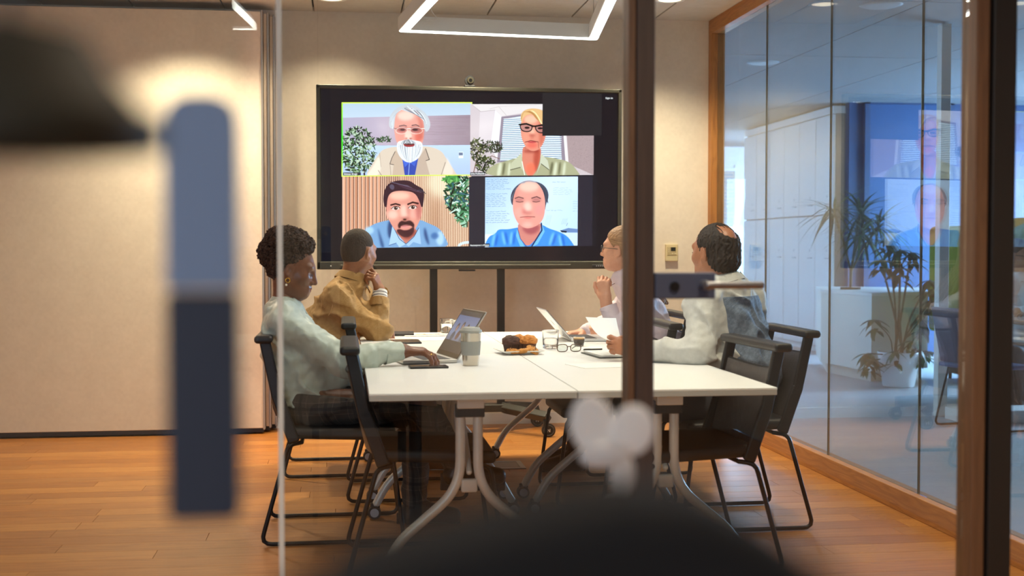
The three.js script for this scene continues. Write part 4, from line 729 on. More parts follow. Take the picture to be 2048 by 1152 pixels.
// ---------------------------------------------------------------- beyond the glass: desk, plants, booth
{
  const A = py(1640, 745, 0), B = py(1742, 766, 0), C = py(1856, 757, 0), D = V(C.x + 0.5, 0, C.z - 1.2), E2 = V(A.x + 0.3, 0, A.z - 0.9);
  const t = thing('reception_desk', 'angular white reception desk with planting behind the glass wall', 'desk', [B.x, 0, B.z]);
  const foot = (inset) => { const P = [A, B, C, D, E2], m = P.reduce((s, p) => s.add(p), V(0, 0, 0)).multiplyScalar(0.2); return P.map((p) => { const q = p.clone().lerp(m, inset).sub(V(B.x, 0, B.z)); return [q.x, -q.z]; }); };
  const pr = (inset, y0, y1, bev) => plate(foot(inset), y1 - y0 - 2 * bev, bev).rotateX(-Math.PI / 2).translate(0, y0 + bev, 0);
  obj('front_panel', pr(0.02, 0.1, 0.8, 0.004), flat('#dcdcd4', 0.4), t);
  obj('plinth', pr(0.14, 0, 0.1, 0.002), flat('#c4c4bc', 0.5), t);
  obj('top', pr(0, 0.8, 0.83, 0.004), mat.white, t);
}
function leafGeo(L, W, bend = 0.3) { // a pointed leaf along +x, curved down
  const n = 6, pos = [], idx = [];
  for (let i = 0; i <= n; i++) { const s = i / n, w = W * Math.sin(Math.PI * Math.pow(s, 0.8)) * 0.5 + 0.0006, y = -bend * L * s * s; pos.push(L * s, y, -w, L * s, y + W * 0.12 * Math.sin(Math.PI * s), 0, L * s, y, w); }
  for (let i = 0; i < n; i++) { const a = i * 3; idx.push(a, a + 1, a + 3, a + 1, a + 4, a + 3, a + 1, a + 2, a + 4, a + 2, a + 5, a + 4); }
  const g = new THREE.BufferGeometry(); g.setAttribute('position', new THREE.Float32BufferAttribute(pos, 3)); g.setAttribute('uv', new THREE.Float32BufferAttribute(pos.flatMap((_, i) => (i % 3 ? [] : [pos[i], pos[i + 2]])), 2)); g.setIndex(idx); g.computeVertexNormals();
  return g;
}
const leafMats = ['#33502f', '#4a6a3c', '#263d27'].map((h) => M({ color: h, roughness: 0.5, side: THREE.DoubleSide, transmission: 0.3, thickness: 0 }));
{ // umbrella plant in a white pot
  const p = py(1797, 773, 0), s = 0.0040 * 1.06, t = thing('potted_umbrella_plant', 'umbrella plant with tall bare stems in a white pot', 'potted plant', [p.x, 0, p.z]);
  obj('pot', lathe([[0, 0], [0.13, 0], [0.138, 0.01], [0.185, 0.3], [0.187, 0.315], [0.175, 0.315], [0.165, 0.27], [0, 0.27]], 40), flat('#eceef2', 0.4), t);
  obj('soil', cyl(0.167, 0.167, 0.02, 0, 0.275, 0, 32), flat('#3c2f26', 0.95), t);
  const tips = [[1757, 520, 0.05], [1800, 500, 0.0], [1830, 505, -0.08], [1850, 560, 0.1], [1775, 700, 0.16], [1725, 705, 0.1], [1815, 680, 0.12], [1852, 640, -0.1], [1840, 700, 0.12], [1752, 640, -0.05], [1790, 535, 0.1], [1858, 600, 0.04], [1745, 720, 0.0], [1783, 480, -0.1]];
  const g7 = leafGeo(0.15, 0.055, 0.4);
  for (const [u, v, dz] of tips) {
    const q = px(u, v, -p.z + 0).sub(V(p.x, 0, p.z)); q.z = dz; const low = q.y < 0.75;
    obj('stem', tube([[rr(-0.05, 0.05), 0.27, rr(-0.05, 0.05)], [q.x * 0.35, 0.27 + (q.y - 0.27) * 0.5, q.z * 0.4], [q.x, q.y, q.z]], low ? 0.005 : 0.009, { smooth: true, radial: 7, seg: 16 }), mat.bark, t);
    for (let w = 0; w < 2; w++) for (let k = 0; k < 8; k++) {
      const l = obj('leaf', g7, leafMats[Math.floor(rnd() * 3)], t), a = k / 8 * 6.28 + rr(-0.2, 0.2); l.position.set(q.x + rr(-0.05, 0.05) * w, q.y - w * rr(0.04, 0.12), q.z + rr(-0.05, 0.05) * w); l.rotation.set(0, a, rr(-0.7, 0.1), 'YXZ'); l.scale.setScalar(rr(0.7, 1.1));
    }
  }
}
{ // dragon tree growing from the desk
  const b = px(1705, 586, 11.9), t = thing('dragon_tree', 'spiky dragon tree growing out of the white reception desk', 'plant', [b.x, 0.831, b.z - 0.05]);
  obj('planter_soil', cyl(0.1, 0.1, 0.02, 0, 0.01, 0, 24), flat('#3c2f26', 0.95), t);
  const heads = [[1668, 425, 0.05], [1725, 430, 0.0], [1718, 470, 0.1], [1765, 455, -0.05]], base = V(0, 0.02, 0), fork = px(1706, 545, 11.9).sub(V(b.x, 0.831, b.z)); fork.z = 0;
  obj('trunk', tube([base, fork], 0.016, { radial: 8 }), mat.bark, t);
  const gl = leafGeo(0.48, 0.026, 0.55);
  for (const [u, v, dz] of heads) {
    const q = px(u, v, 11.9).sub(V(b.x, 0.831, b.z)); q.z = dz;
    obj('trunk', tube([fork, fork.clone().lerp(q, 0.4).add(V(0, 0.04, 0)), q], 0.011, { smooth: true, radial: 7, seg: 14 }), mat.bark, t);
    for (let k = 0; k < 38; k++) { const l = obj('leaf', gl, leafMats[k % 3 === 1 ? 1 : 2], t); l.position.copy(q).add(V(0, rr(-0.03, 0.03), 0)); l.rotation.set(0, k * 2.4, rr(-0.5, 1.1), 'YXZ'); l.scale.set(rr(0.6, 1), 1, 1); }
  }
}
{ // green high-backed booth
  const t = thing('booth_sofa', 'lime green high backed booth sofa beyond the glass', 'booth', [px(1893, 440, 11).x + 0.48, 0, -11]);
  obj('back_panel', rb(1.5, 1.0, 0.16, 0.05, 0.3, 0.95, -0.3), mat.green, t);
  obj('side_wing', rb(0.12, 1.0, 0.75, 0.05, -0.42, 0.95, 0.0), mat.green, t);
  obj('seat_cushion', rb(1.4, 0.18, 0.66, 0.05, 0.3, 0.38, 0.02), mat.green, t);
  obj('base', rb(1.4, 0.2, 0.6, 0.02, 0.3, 0.17, 0), flat('#24261a', 0.7), t);
  for (const [x, z] of [[-0.3, 0.25], [0.9, 0.25], [-0.3, -0.25], [0.9, -0.25]]) obj('foot', cyl(0.02, 0.016, 0.07, x, 0.035, z, 14), mat.blackMetal, t);
  const h = thing('booth_sofa', 'green rounded booth backrest behind the smiling man with glasses', 'booth', [px(2045, 470, 9.95).x, 0, -9.95]);
  obj('back_panel', new THREE.CylinderGeometry(0.3, 0.3, 0.12, 48, 1).rotateX(Math.PI / 2).translate(0, px(2045, 435, 9.95).y - 0.3, 0), mat.green, h);
  obj('seat_cushion', rb(0.8, 0.16, 0.5, 0.05, 0, 0.4, 0.3), mat.green, h); obj('base', rb(0.76, 0.3, 0.46, 0.02, 0, 0.16, 0.3), flat('#24261a', 0.7), h); obj('upright', rb(0.56, 0.8, 0.1, 0.02, 0, 0.6, 0), mat.green, h);
  const p = py(2004, 640, 0.72), w = thing('booth_table', 'wooden topped table before the smiling man with glasses', 'table', [p.x + 0.45, 0, p.z + 0.12]);
  obj('top', metreUV(rb(0.9, 0.03, 0.6, 0.005, 0, 0.715, 0)), M({ map: woodTex([170, 118, 84], [130, 84, 58], 256, 64, [1, 3]), roughness: 0.5 }), w);
  obj('leg', cyl(0.03, 0.03, 0.68, 0, 0.36, 0, 20), mat.blackMetal, w); obj('foot_plate', cyl(0.22, 0.24, 0.02, 0, 0.01, 0, 32), mat.blackMetal, w);
}
{ // blue shell chair on a sled, beyond the glass
  const p = py(1968, 858, 0), t = thing('shell_chair', 'dark blue sled chair beyond the glass, before the slim white column', 'chair', [p.x, 0, p.z], 0.15);
  for (const s of [-1, 1]) obj('sled_frame', tube([[-0.16, 0.42, s * 0.18], [-0.24, 0.012, s * 0.22], [0.26, 0.012, s * 0.22], [0.18, 0.42, s * 0.18]], 0.008, { round: 0.04 }), mat.blackMetal, t);
  obj('seat', rb(0.44, 0.03, 0.44, 0.014, 0, 0.44, 0), flat('#1d4a86', 0.5), t);
  obj('backrest', bar([-0.2, 0.46, 0], [-0.28, 0.84, 0], 0.02, 0.42, 0.009), flat('#16305a', 0.5), t);
}

// ---------------------------------------------------------------- out of focus things close to the camera
{ // glass door leaf standing open at the left with a wide flat pull
  const D = 0.72, a = px(336, 196, D), b = px(478, 1030, D), w = b.x - a.x, h = a.y - b.y, cut = (a.y - px(400, 575, D).y);
  const t = thing('open_door_leaf', 'out of focus open glass door with a wide blue grey and black pull', 'door', [a.x, 0, -D]);
  const half = (y0, y1, r0, r1) => { const s = new THREE.Shape(); s.moveTo(0, y0 + r0); s.quadraticCurveTo(0, y0, r0, y0); s.lineTo(w - r0, y0); s.quadraticCurveTo(w, y0, w, y0 + r0); s.lineTo(w, y1 - r1); s.quadraticCurveTo(w, y1, w - r1, y1); s.lineTo(r1, y1); s.quadraticCurveTo(0, y1, 0, y1 - r1); s.closePath(); return new THREE.ExtrudeGeometry(s, { depth: 0.008, bevelEnabled: true, bevelSize: 0.0015, bevelThickness: 0.002, bevelSegments: 3 }); };
  const p = obj('pull_plate', half(a.y - cut, a.y, 0.003, w * 0.42), flat('#7d8ba3', 0.45), t);
  obj('grip', half(b.y, a.y - cut - 0.004, 0.006, 0.003), flat('#2a2d3a', 0.6), t);
  obj('glass_leaf', span(-1.0, w + 0.003, 0.02, 2.1, -0.03, -0.022), mat.glassPane, t);
  obj('bolt', new THREE.CylinderGeometry(0.008, 0.008, 0.03, 14).rotateX(Math.PI / 2).translate(w / 2, a.y - 0.03, -0.012), mat.steel, t);
  obj('bolt', new THREE.CylinderGeometry(0.008, 0.008, 0.03, 14).rotateX(Math.PI / 2).translate(w / 2, b.y + 0.03, -0.012), mat.steel, t);
}
{ // small dark lamp hanging close to the lens
  const D = 0.45, c = px(20, 225, D), t = thing('hanging_shade', 'out of focus dark olive lamp shade hanging close to the lens', 'lamp', [c.x, 0, -D]);
  const y0 = px(30, 300, D).y, y1 = px(30, 90, D).y, R = (px(325, 200, D).x - c.x);
  obj('shade', lathe([[0.001, y1 + 0.01], [R * 0.5, y1 + 0.004], [R * 0.66, y1 - 0.01], [R * 0.9, (y0 + y1) / 2 - 0.006], [R, y0 + 0.012], [R, y0], [R * 0.96, y0], [R * 0.86, (y0 + y1) / 2 - 0.01], [R * 0.5, y1 - 0.008], [0.001, y1]], 40), flat('#26210f', 0.7, { side: THREE.DoubleSide }), t);
  obj('cord', tube([[0, y1, 0], [0, CEIL, 0]], 0.002, { radial: 6 }), mat.blackPlastic, t);
  obj('bulb_holder', cyl(0.01, 0.01, 0.02, 0, y1 - 0.008, 0, 16), mat.blackPlastic, t);
}
{ // dark chair back below the lens
  const D = 0.33, pts = [[600, 1290], [780, 1190], [960, 1135], [1120, 1090], [1250, 1062], [1370, 1068], [1480, 1120], [1580, 1190], [1680, 1290]].map(([u, v]) => px(u, v, D));
  const O = V(px(1150, 1150, D).x, 0, -D), s = new THREE.Shape(); s.moveTo(pts[0].x - O.x, 0.5); for (const p of pts) s.lineTo(p.x - O.x, p.y); s.lineTo(pts[8].x - O.x, 0.5); s.closePath();
  const t = thing('black_chair', 'out of focus black padded chair back below the lens', 'chair', [O.x, 0, O.z]);
  obj('backrest', new THREE.ExtrudeGeometry(s, { depth: 0.03, bevelEnabled: true, bevelSize: 0.012, bevelThickness: 0.014, bevelSegments: 5 }).translate(0, 0, -0.02), flat('#0d0a09', 0.95), t);
  obj('seat', rb(0.46, 0.07, 0.42, 0.03, 0, 0.47, 0.2), flat('#0d0a09', 0.95), t);
  for (const [x, z] of [[-0.2, 0.02], [0.2, 0.02], [-0.2, 0.38], [0.2, 0.38]]) obj('leg', cyl(0.012, 0.012, 0.45, x, 0.225, z, 12), mat.blackMetal, t);
}
{ // white bloom on a dark stem beside it
  const D = 1.2, O = px(1235, 1010, D), t = thing('white_flower', 'out of focus white flower rising over the black chair back', 'flower', [O.x, 0, O.z]);
  const petal = M({ color: '#fbf8f5', roughness: 0.7, transmission: 0.45, thickness: 0, side: THREE.DoubleSide });
  const P = (u, v, dz) => { const q = px(u, v, D); return V(q.x - O.x, q.y, dz); };
  const flatBlob = (u, v, a, b, rot, dz) => { const g = new THREE.SphereGeometry(1, 28, 18); const k = D / FPX; g.scale(a * k, b * k, 0.005).rotateZ(rot); const q = P(u, v, dz); return g.translate(q.x, q.y, q.z); };
  for (const [u, v, a, b, rot, dz] of [[1185, 850, 46, 62, 0.2, 0], [1262, 858, 46, 52, -0.15, 0.006], [1205, 905, 52, 24, 0.1, 0.01], [1243, 945, 26, 44, 0.05, 0.004], [1215, 990, 46, 16, 0.35, 0.008], [1243, 1000, 14, 24, 0.1, 0.012]]) obj('petal', flatBlob(u, v, a, b, rot, dz), petal, t);
  obj('stem', tube([[0, 0.8, 0], [0.004, 0.92, 0], P(1240, 960, 0)], 0.003, { smooth: true }), flat('#2e3a22', 0.6), t);
  obj('vase', lathe([[0, 0.72], [0.03, 0.72], [0.05, 0.76], [0.045, 0.84], [0.018, 0.9], [0.02, 0.92], [0.012, 0.9], [0, 0.88]], 30), flat('#15161a', 0.3), t);
  const s = thing('side_table', 'dark side table below the frame carrying the white flower', 'table', [O.x, 0, O.z]);
  obj('top', cyl(0.2, 0.2, 0.03, 0, 0.704, 0, 36), mat.postDark, s); obj('leg', cyl(0.025, 0.025, 0.68, 0, 0.35, 0, 18), mat.blackMetal, s); obj('foot', cyl(0.16, 0.17, 0.02, 0, 0.01, 0, 32), mat.blackMetal, s);
}

// ---------------------------------------------------------------- people: distance fields meshed as smooth surfaces
const cap = (a, b, ra, rb_ = ra, k = 0.03) => {
  const ax = a.x, ay = a.y, az = a.z, bx_ = b.x - ax, by = b.y - ay, bz = b.z - az, L2 = bx_ * bx_ + by * by + bz * bz || 1e-9, R = Math.max(ra, rb_) + 0.01;
  return { k, lo: V(Math.min(a.x, b.x) - R, Math.min(a.y, b.y) - R, Math.min(a.z, b.z) - R), hi: V(Math.max(a.x, b.x) + R, Math.max(a.y, b.y) + R, Math.max(a.z, b.z) + R),
    d: (x, y, z) => { const px_ = x - ax, py_ = y - ay, pz = z - az, t = Math.max(0, Math.min(1, (px_ * bx_ + py_ * by + pz * bz) / L2)), dx = px_ - bx_ * t, dy = py_ - by * t, dz = pz - bz * t; return Math.sqrt(dx * dx + dy * dy + dz * dz) - (ra + (rb_ - ra) * t); } };
};
const ell = (c, r, k = 0.03, q) => {
  const qi = q ? q.clone().invert() : null, R = Math.max(r.x, r.y, r.z) + 0.01, t = V(0, 0, 0);
  return { k, lo: c.clone().subScalar(R), hi: c.clone().addScalar(R), d: (x, y, z) => { t.set(x - c.x, y - c.y, z - c.z); if (qi) t.applyQuaternion(qi); const a = t.x / r.x, b = t.y / r.y, e = t.z / r.z, k0 = Math.sqrt(a * a + b * b + e * e), f = t.x / (r.x * r.x), g = t.y / (r.y * r.y), h = t.z / (r.z * r.z), k1 = Math.sqrt(f * f + g * g + h * h); return k1 < 1e-9 ? -Math.min(r.x, r.y, r.z) : k0 * (k0 - 1) / k1; } };
};
const smin = (a, b, k) => { if (k <= 0) return Math.min(a, b); const h = Math.max(k - Math.abs(a - b), 0) / k; return Math.min(a, b) - h * h * k * 0.25; };
// F: { add: [prims], sub: [prims], disp: f(x,y,z), cut: [f(x,y,z)] }
function nets(F, cell) {
  const lo = V(1e9, 1e9, 1e9), hi = V(-1e9, -1e9, -1e9);
  for (const p of F.add) { lo.min(p.lo); hi.max(p.hi); }
  lo.subScalar(cell * 3 + (F.grow || 0)); hi.addScalar(cell * 3 + (F.grow || 0));
  const nx = Math.ceil((hi.x - lo.x) / cell) + 1, ny = Math.ceil((hi.y - lo.y) / cell) + 1, nz = Math.ceil((hi.z - lo.z) / cell) + 1;
  const val = new Float32Array(nx * ny * nz).fill(1), B = 8, R = B * cell * 0.9, pad = 0.03 + (F.grow || 0);
  for (let k0 = 0; k0 < nz; k0 += B) for (let j0 = 0; j0 < ny; j0 += B) for (let i0 = 0; i0 < nx; i0 += B) {
    const cx = lo.x + (i0 + B / 2) * cell, cy = lo.y + (j0 + B / 2) * cell, cz = lo.z + (k0 + B / 2) * cell;
    let m = 1e9; const keep = [];
    for (const p of F.add) { const d = p.d(cx, cy, cz); if (d < m) m = d; if (d < R * 1.4 + p.k + 0.03) keep.push(p); }
    if (m > R * 1.3 + pad) continue;
    const subs = F.sub ? F.sub.filter((p) => p.d(cx, cy, cz) < R * 1.4 + p.k + 0.02) : [];
    for (let k = k0; k < Math.min(k0 + B, nz); k++) for (let j = j0; j < Math.min(j0 + B, ny); j++) for (let i = i0; i < Math.min(i0 + B, nx); i++) {
      const x = lo.x + i * cell, y = lo.y + j * cell, z = lo.z + k * cell;
      let d = 1e3; for (const p of keep) d = smin(d, p.d(x, y, z), p.k);
      if (F.disp && Math.abs(d) < 0.06) d += F.disp(x, y, z);
      for (const p of subs) d = -smin(-d, p.d(x, y, z), p.k);
      if (F.cut) for (const f of F.cut) d = Math.max(d, f(x, y, z));
      val[(k * ny + j) * nx + i] = d;
    }
  }
  const idx = new Int32Array(nx * ny * nz).fill(-1), pos = [], tri = [], s1 = 1, s2 = nx, s3 = nx * ny, c8 = [0, s1, s2, s1 + s2, s3, s1 + s3, s2 + s3, s1 + s2 + s3];
  const E = [[0, 1], [2, 3], [4, 5], [6, 7], [0, 2], [1, 3], [4, 6], [5, 7], [0, 4], [1, 5], [2, 6], [3, 7]];
  for (let k = 0; k < nz - 1; k++) for (let j = 0; j < ny - 1; j++) for (let i = 0; i < nx - 1; i++) {
    const o = (k * ny + j) * nx + i; let inn = 0; for (const c of c8) if (val[o + c] < 0) inn++;
    if (!inn || inn === 8) continue;
    let sx = 0, sy = 0, sz = 0, n = 0;
    for (const [a, b] of E) { const va = val[o + c8[a]], vb = val[o + c8[b]]; if ((va < 0) === (vb < 0)) continue; const t = va / (va - vb); sx += (a & 1) + ((b & 1) - (a & 1)) * t; sy += ((a >> 1) & 1) + (((b >> 1) & 1) - ((a >> 1) & 1)) * t; sz += (a >> 2) + ((b >> 2) - (a >> 2)) * t; n++; }
    idx[o] = pos.length / 3; pos.push(lo.x + (i + sx / n) * cell, lo.y + (j + sy / n) * cell, lo.z + (k + sz / n) * cell);
  }
  for (let k = 1; k < nz - 1; k++) for (let j = 1; j < ny - 1; j++) for (let i = 1; i < nx - 1; i++) {
    const o = (k * ny + j) * nx + i, a = val[o] < 0;
    for (const [st, u, v] of [[s1, s2, s3], [s2, s3, s1], [s3, s1, s2]]) {
      const b = val[o + st] < 0; if (a === b) continue;
      const q = [idx[o], idx[o - u], idx[o - u - v], idx[o - v]]; if (q.some((w) => w < 0)) continue;
      if (a) tri.push(q[0], q[1], q[2], q[0], q[2], q[3]); else tri.push(q[0], q[2], q[1], q[0], q[3], q[2]);
    }
  }
  const g = new THREE.BufferGeometry(); g.setAttribute('position', new THREE.Float32BufferAttribute(pos, 3)); g.setIndex(tri); g.computeVertexNormals();
  const uv = new Float32Array(pos.length / 3 * 2); for (let i = 0; i < uv.length / 2; i++) { uv[2 * i] = pos[3 * i] + pos[3 * i + 2] * 0.7; uv[2 * i + 1] = pos[3 * i + 1] + pos[3 * i + 2] * 0.3; }
  g.setAttribute('uv', new THREE.BufferAttribute(uv, 2));
  return g;
}
function join(list) { // indexed merge that keeps the smooth normals
  return mergeGeometries(list.map((g) => { for (const n of Object.keys(g.attributes)) if (!['position', 'normal', 'uv'].includes(n)) g.deleteAttribute(n); return g; }));
}
const basis = (f, u) => { const F = f.clone().normalize(), r = new THREE.Vector3().crossVectors(F, u).normalize(), U = new THREE.Vector3().crossVectors(r, F); return { f: F, u: U, r, q: new THREE.Quaternion().setFromRotationMatrix(new THREE.Matrix4().makeBasis(r, U, F.clone().negate())) }; };
// head about its own origin between the ears: r to the person's right, u up, f forward
function headField(H, o = {}) {
  const { c, B } = H, s = o.size || 1, P = (x, y, z) => c.clone().addScaledVector(B.r, x * s).addScaledVector(B.u, y * s).addScaledVector(B.f, z * s), r3 = (x, y, z) => V(x * s, y * s, z * s);
  const q = B.q, W = o.wide || 1;
  const add = [ell(P(0, 0.035, -0.018), r3(0.076 * W, 0.094, 0.098), 0.02, q), ell(P(0, -0.03, 0.028), r3(0.06 * W, 0.082, 0.062), 0.05, q), ell(P(0, -0.085, 0.058), r3(0.034 * W, 0.028, 0.034), 0.045, q),
    cap(P(-0.052 * W, -0.05, 0.0), P(-0.02, -0.088, 0.056), 0.018 * s, 0.016 * s, 0.03), cap(P(0.052 * W, -0.05, 0.0), P(0.02, -0.088, 0.056), 0.018 * s, 0.016 * s, 0.03),
    cap(P(-0.038, 0.034, 0.074), P(0.038, 0.034, 0.074), 0.013 * s, 0.013 * s, 0.02), ell(P(-0.044 * W, -0.018, 0.055), r3(0.022, 0.02, 0.022), 0.03), ell(P(0.044 * W, -0.018, 0.055), r3(0.022, 0.02, 0.022), 0.03),
    cap(P(0, 0.018, 0.088), P(0, -0.026, 0.108), 0.0075 * s, 0.0115 * s, 0.016), ell(P(-0.0125, -0.03, 0.094), r3(0.0085, 0.0075, 0.01), 0.01), ell(P(0.0125, -0.03, 0.094), r3(0.0085, 0.0075, 0.01), 0.01),
    cap(P(-0.02, -0.0565, 0.085), P(0.02, -0.0565, 0.085), 0.0055 * s, 0.0055 * s, 0.012), cap(P(0, -0.055, 0.0915), P(0, -0.0555, 0.092), 0.0055 * s, 0.0055 * s, 0.012), cap(P(-0.017, -0.068, 0.084), P(0.017, -0.068, 0.084), 0.007 * s, 0.007 * s, 0.012)];
  for (const k of [-1, 1]) { const e = new THREE.Quaternion().setFromAxisAngle(B.r, -0.2).multiply(new THREE.Quaternion().setFromAxisAngle(B.u, k * 0.35)).multiply(q); add.push(ell(P(k * 0.079 * W, 0.0, -0.012), r3(0.0085, 0.031, 0.018), 0.012, e), cap(P(k * 0.078 * W, -0.022, -0.004), P(k * 0.075 * W, -0.03, 0.0), 0.008 * s, 0.007 * s, 0.012)); }
  const sub = [ell(P(-0.031, 0.011, 0.096), r3(0.017, 0.011, 0.016), 0.014, q), ell(P(0.031, 0.011, 0.096), r3(0.017, 0.011, 0.016), 0.014, q), ell(P(0, -0.0625, 0.1), r3(0.022, 0.0018, 0.012), 0.004, q)];
  for (const k of [-1, 1]) sub.push(ell(P(k * 0.0885 * W, 0.002, -0.008), r3(0.006, 0.016, 0.009), 0.006, q));
  for (const k of [-1, 1]) add.push(ell(P(k * 0.031, 0.011, 0.078), r3(0.0135, 0.0125, 0.0125), 0.004, q));
  return { add, sub, P, r3 };
}
// a hand: wrist w, direction of the fingers f, back of the hand n (away from the palm); side +1 when the thumb lies along f x n, curls per finger
function handField(w, f, n, side, curl, o = {}) {
  const F = f.clone().normalize(), S = new THREE.Vector3().crossVectors(F, n).normalize(), N = new THREE.Vector3().crossVectors(S, F), s = o.size || 1, P = (x, y, z) => w.clone().addScaledVector(F, x * s).addScaledVector(N, y * s).addScaledVector(S, z * s * side);
  const add = [cap(P(-0.05, 0, 0.006), P(0.012, 0, 0.006), 0.026 * s, 0.024 * s, 0.03), cap(P(-0.05, 0, -0.006), P(0.012, 0, -0.006), 0.026 * s, 0.024 * s, 0.03)];
  const roots = [[0.092, 0.026], [0.096, 0.008], [0.091, -0.011], [0.083, -0.028]], len = [[0.042, 0.025, 0.02], [0.046, 0.029, 0.022], [0.043, 0.027, 0.021], [0.034, 0.02, 0.018]];
  roots.forEach(([x, z], i) => {
    add.push(cap(P(0.015, 0, z * 0.55), P(x, 0.002, z), 0.0165 * s, 0.0115 * s, 0.014));
    let p = [x, 0.002, z], a = 0; const sp = (o.spread || 0.1) * (1.2 - i * 0.85), rad = [0.0098, 0.0088, 0.008, 0.007];
    len[i].forEach((L, j) => { a += curl[i][j]; const c = Math.cos(a), e = Math.sin(a), q = [p[0] + L * c, p[1] - L * e, p[2] + L * c * sp]; add.push(cap(P(...p), P(...q), rad[j] * s, rad[j + 1] * s, 0.006)); p = q; });
  });
  const T = o.thumb || [[0.02, -0.004, 0.028], [0.048, -0.012, 0.048], [0.078, -0.016, 0.056], [0.1, -0.018, 0.054]];
  for (let i = 0; i < 3; i++) add.push(cap(P(...T[i]), P(...T[i + 1]), [0.016, 0.0118, 0.0105][i] * s, [0.0118, 0.0105, 0.0085][i] * s, i ? 0.006 : 0.016));
  return { add, P };
}
const ridge = (x, y, z, s) => 1 - Math.abs(n3(x + s, y, z));
function clothDisp(amp, freq, s = 0, stretch = [1, 1, 1]) { return (x, y, z) => { const w = 0.9 * n3(x * 4 + s, y * 4, z * 4), a = x * freq * stretch[0], b = y * freq * stretch[1], c = z * freq * stretch[2]; const fold = Math.sin((a * 1.3 + b * 1.9 + c * 0.6) * 2.2 + w * 5); return -amp * 1.5 * (fold > 0 ? Math.pow(fold, 1.6) : fold * 0.35) * (0.55 + 0.45 * n3(a * 0.6, b * 0.6 + s, c * 0.6)) - amp * 0.7 * n3(a * 0.9 + s, b * 0.9, c * 0.9) - amp * 0.25 * n3(a * 3 + s, b * 3, c * 3); }; }
function torsoPrims(J, grow, waist = 1) {
  const lat = J.shR.clone().sub(J.shL).normalize(), L = (p, k) => p.clone().addScaledVector(lat, k), out = [];
  const mid = J.pelvis.clone().lerp(J.chest, 0.5).add(J.midOff || V(0, 0, 0));
  for (const s of [-1, 1]) out.push(cap(L(J.pelvis, s * 0.07), L(mid, s * 0.07), 0.115 * waist + grow, 0.108 * waist + grow, 0.08), cap(L(mid, s * 0.07), L(J.chest, s * 0.078), 0.108 * waist + grow, 0.108 + grow, 0.08));
  out.push(cap(J.chest.clone(), J.neck, 0.1 + grow, 0.055 + grow, 0.07), cap(J.neck.clone().add(V(0, -0.02, 0)), J.shL, 0.058 + grow, 0.056 + grow, 0.06), cap(J.neck.clone().add(V(0, -0.02, 0)), J.shR, 0.058 + grow, 0.056 + grow, 0.06), cap(J.chest, J.shL, 0.085 + grow, 0.056 + grow, 0.06), cap(J.chest, J.shR, 0.085 + grow, 0.056 + grow, 0.06));
  return out;
}
const armPrims = (J, s, g, k = 1) => [cap(J['sh' + s], J['el' + s], (0.052 + g) * k, (0.042 + g) * k, 0.04), cap(J['el' + s], J['wr' + s], (0.043 + g) * k, (0.029 + g) * k, 0.03)];
function legPrims(J, g) { const o = []; for (const s of ['L', 'R']) o.push(cap(J['hip' + s], J['kn' + s], 0.085 + g, 0.056 + g, 0.05), cap(J['kn' + s], J['an' + s], 0.056 + g, 0.036 + g, 0.03)); return o; }
const hemCut = (p, n) => (x, y, z) => (Math.hypot(x - p.x, y - p.y, z - p.z) < 0.17 ? (x - p.x) * n.x + (y - p.y) * n.y + (z - p.z) * n.z : -1);
const planeCut = (p, n) => (x, y, z) => (x - p.x) * n.x + (y - p.y) * n.y + (z - p.z) * n.z;

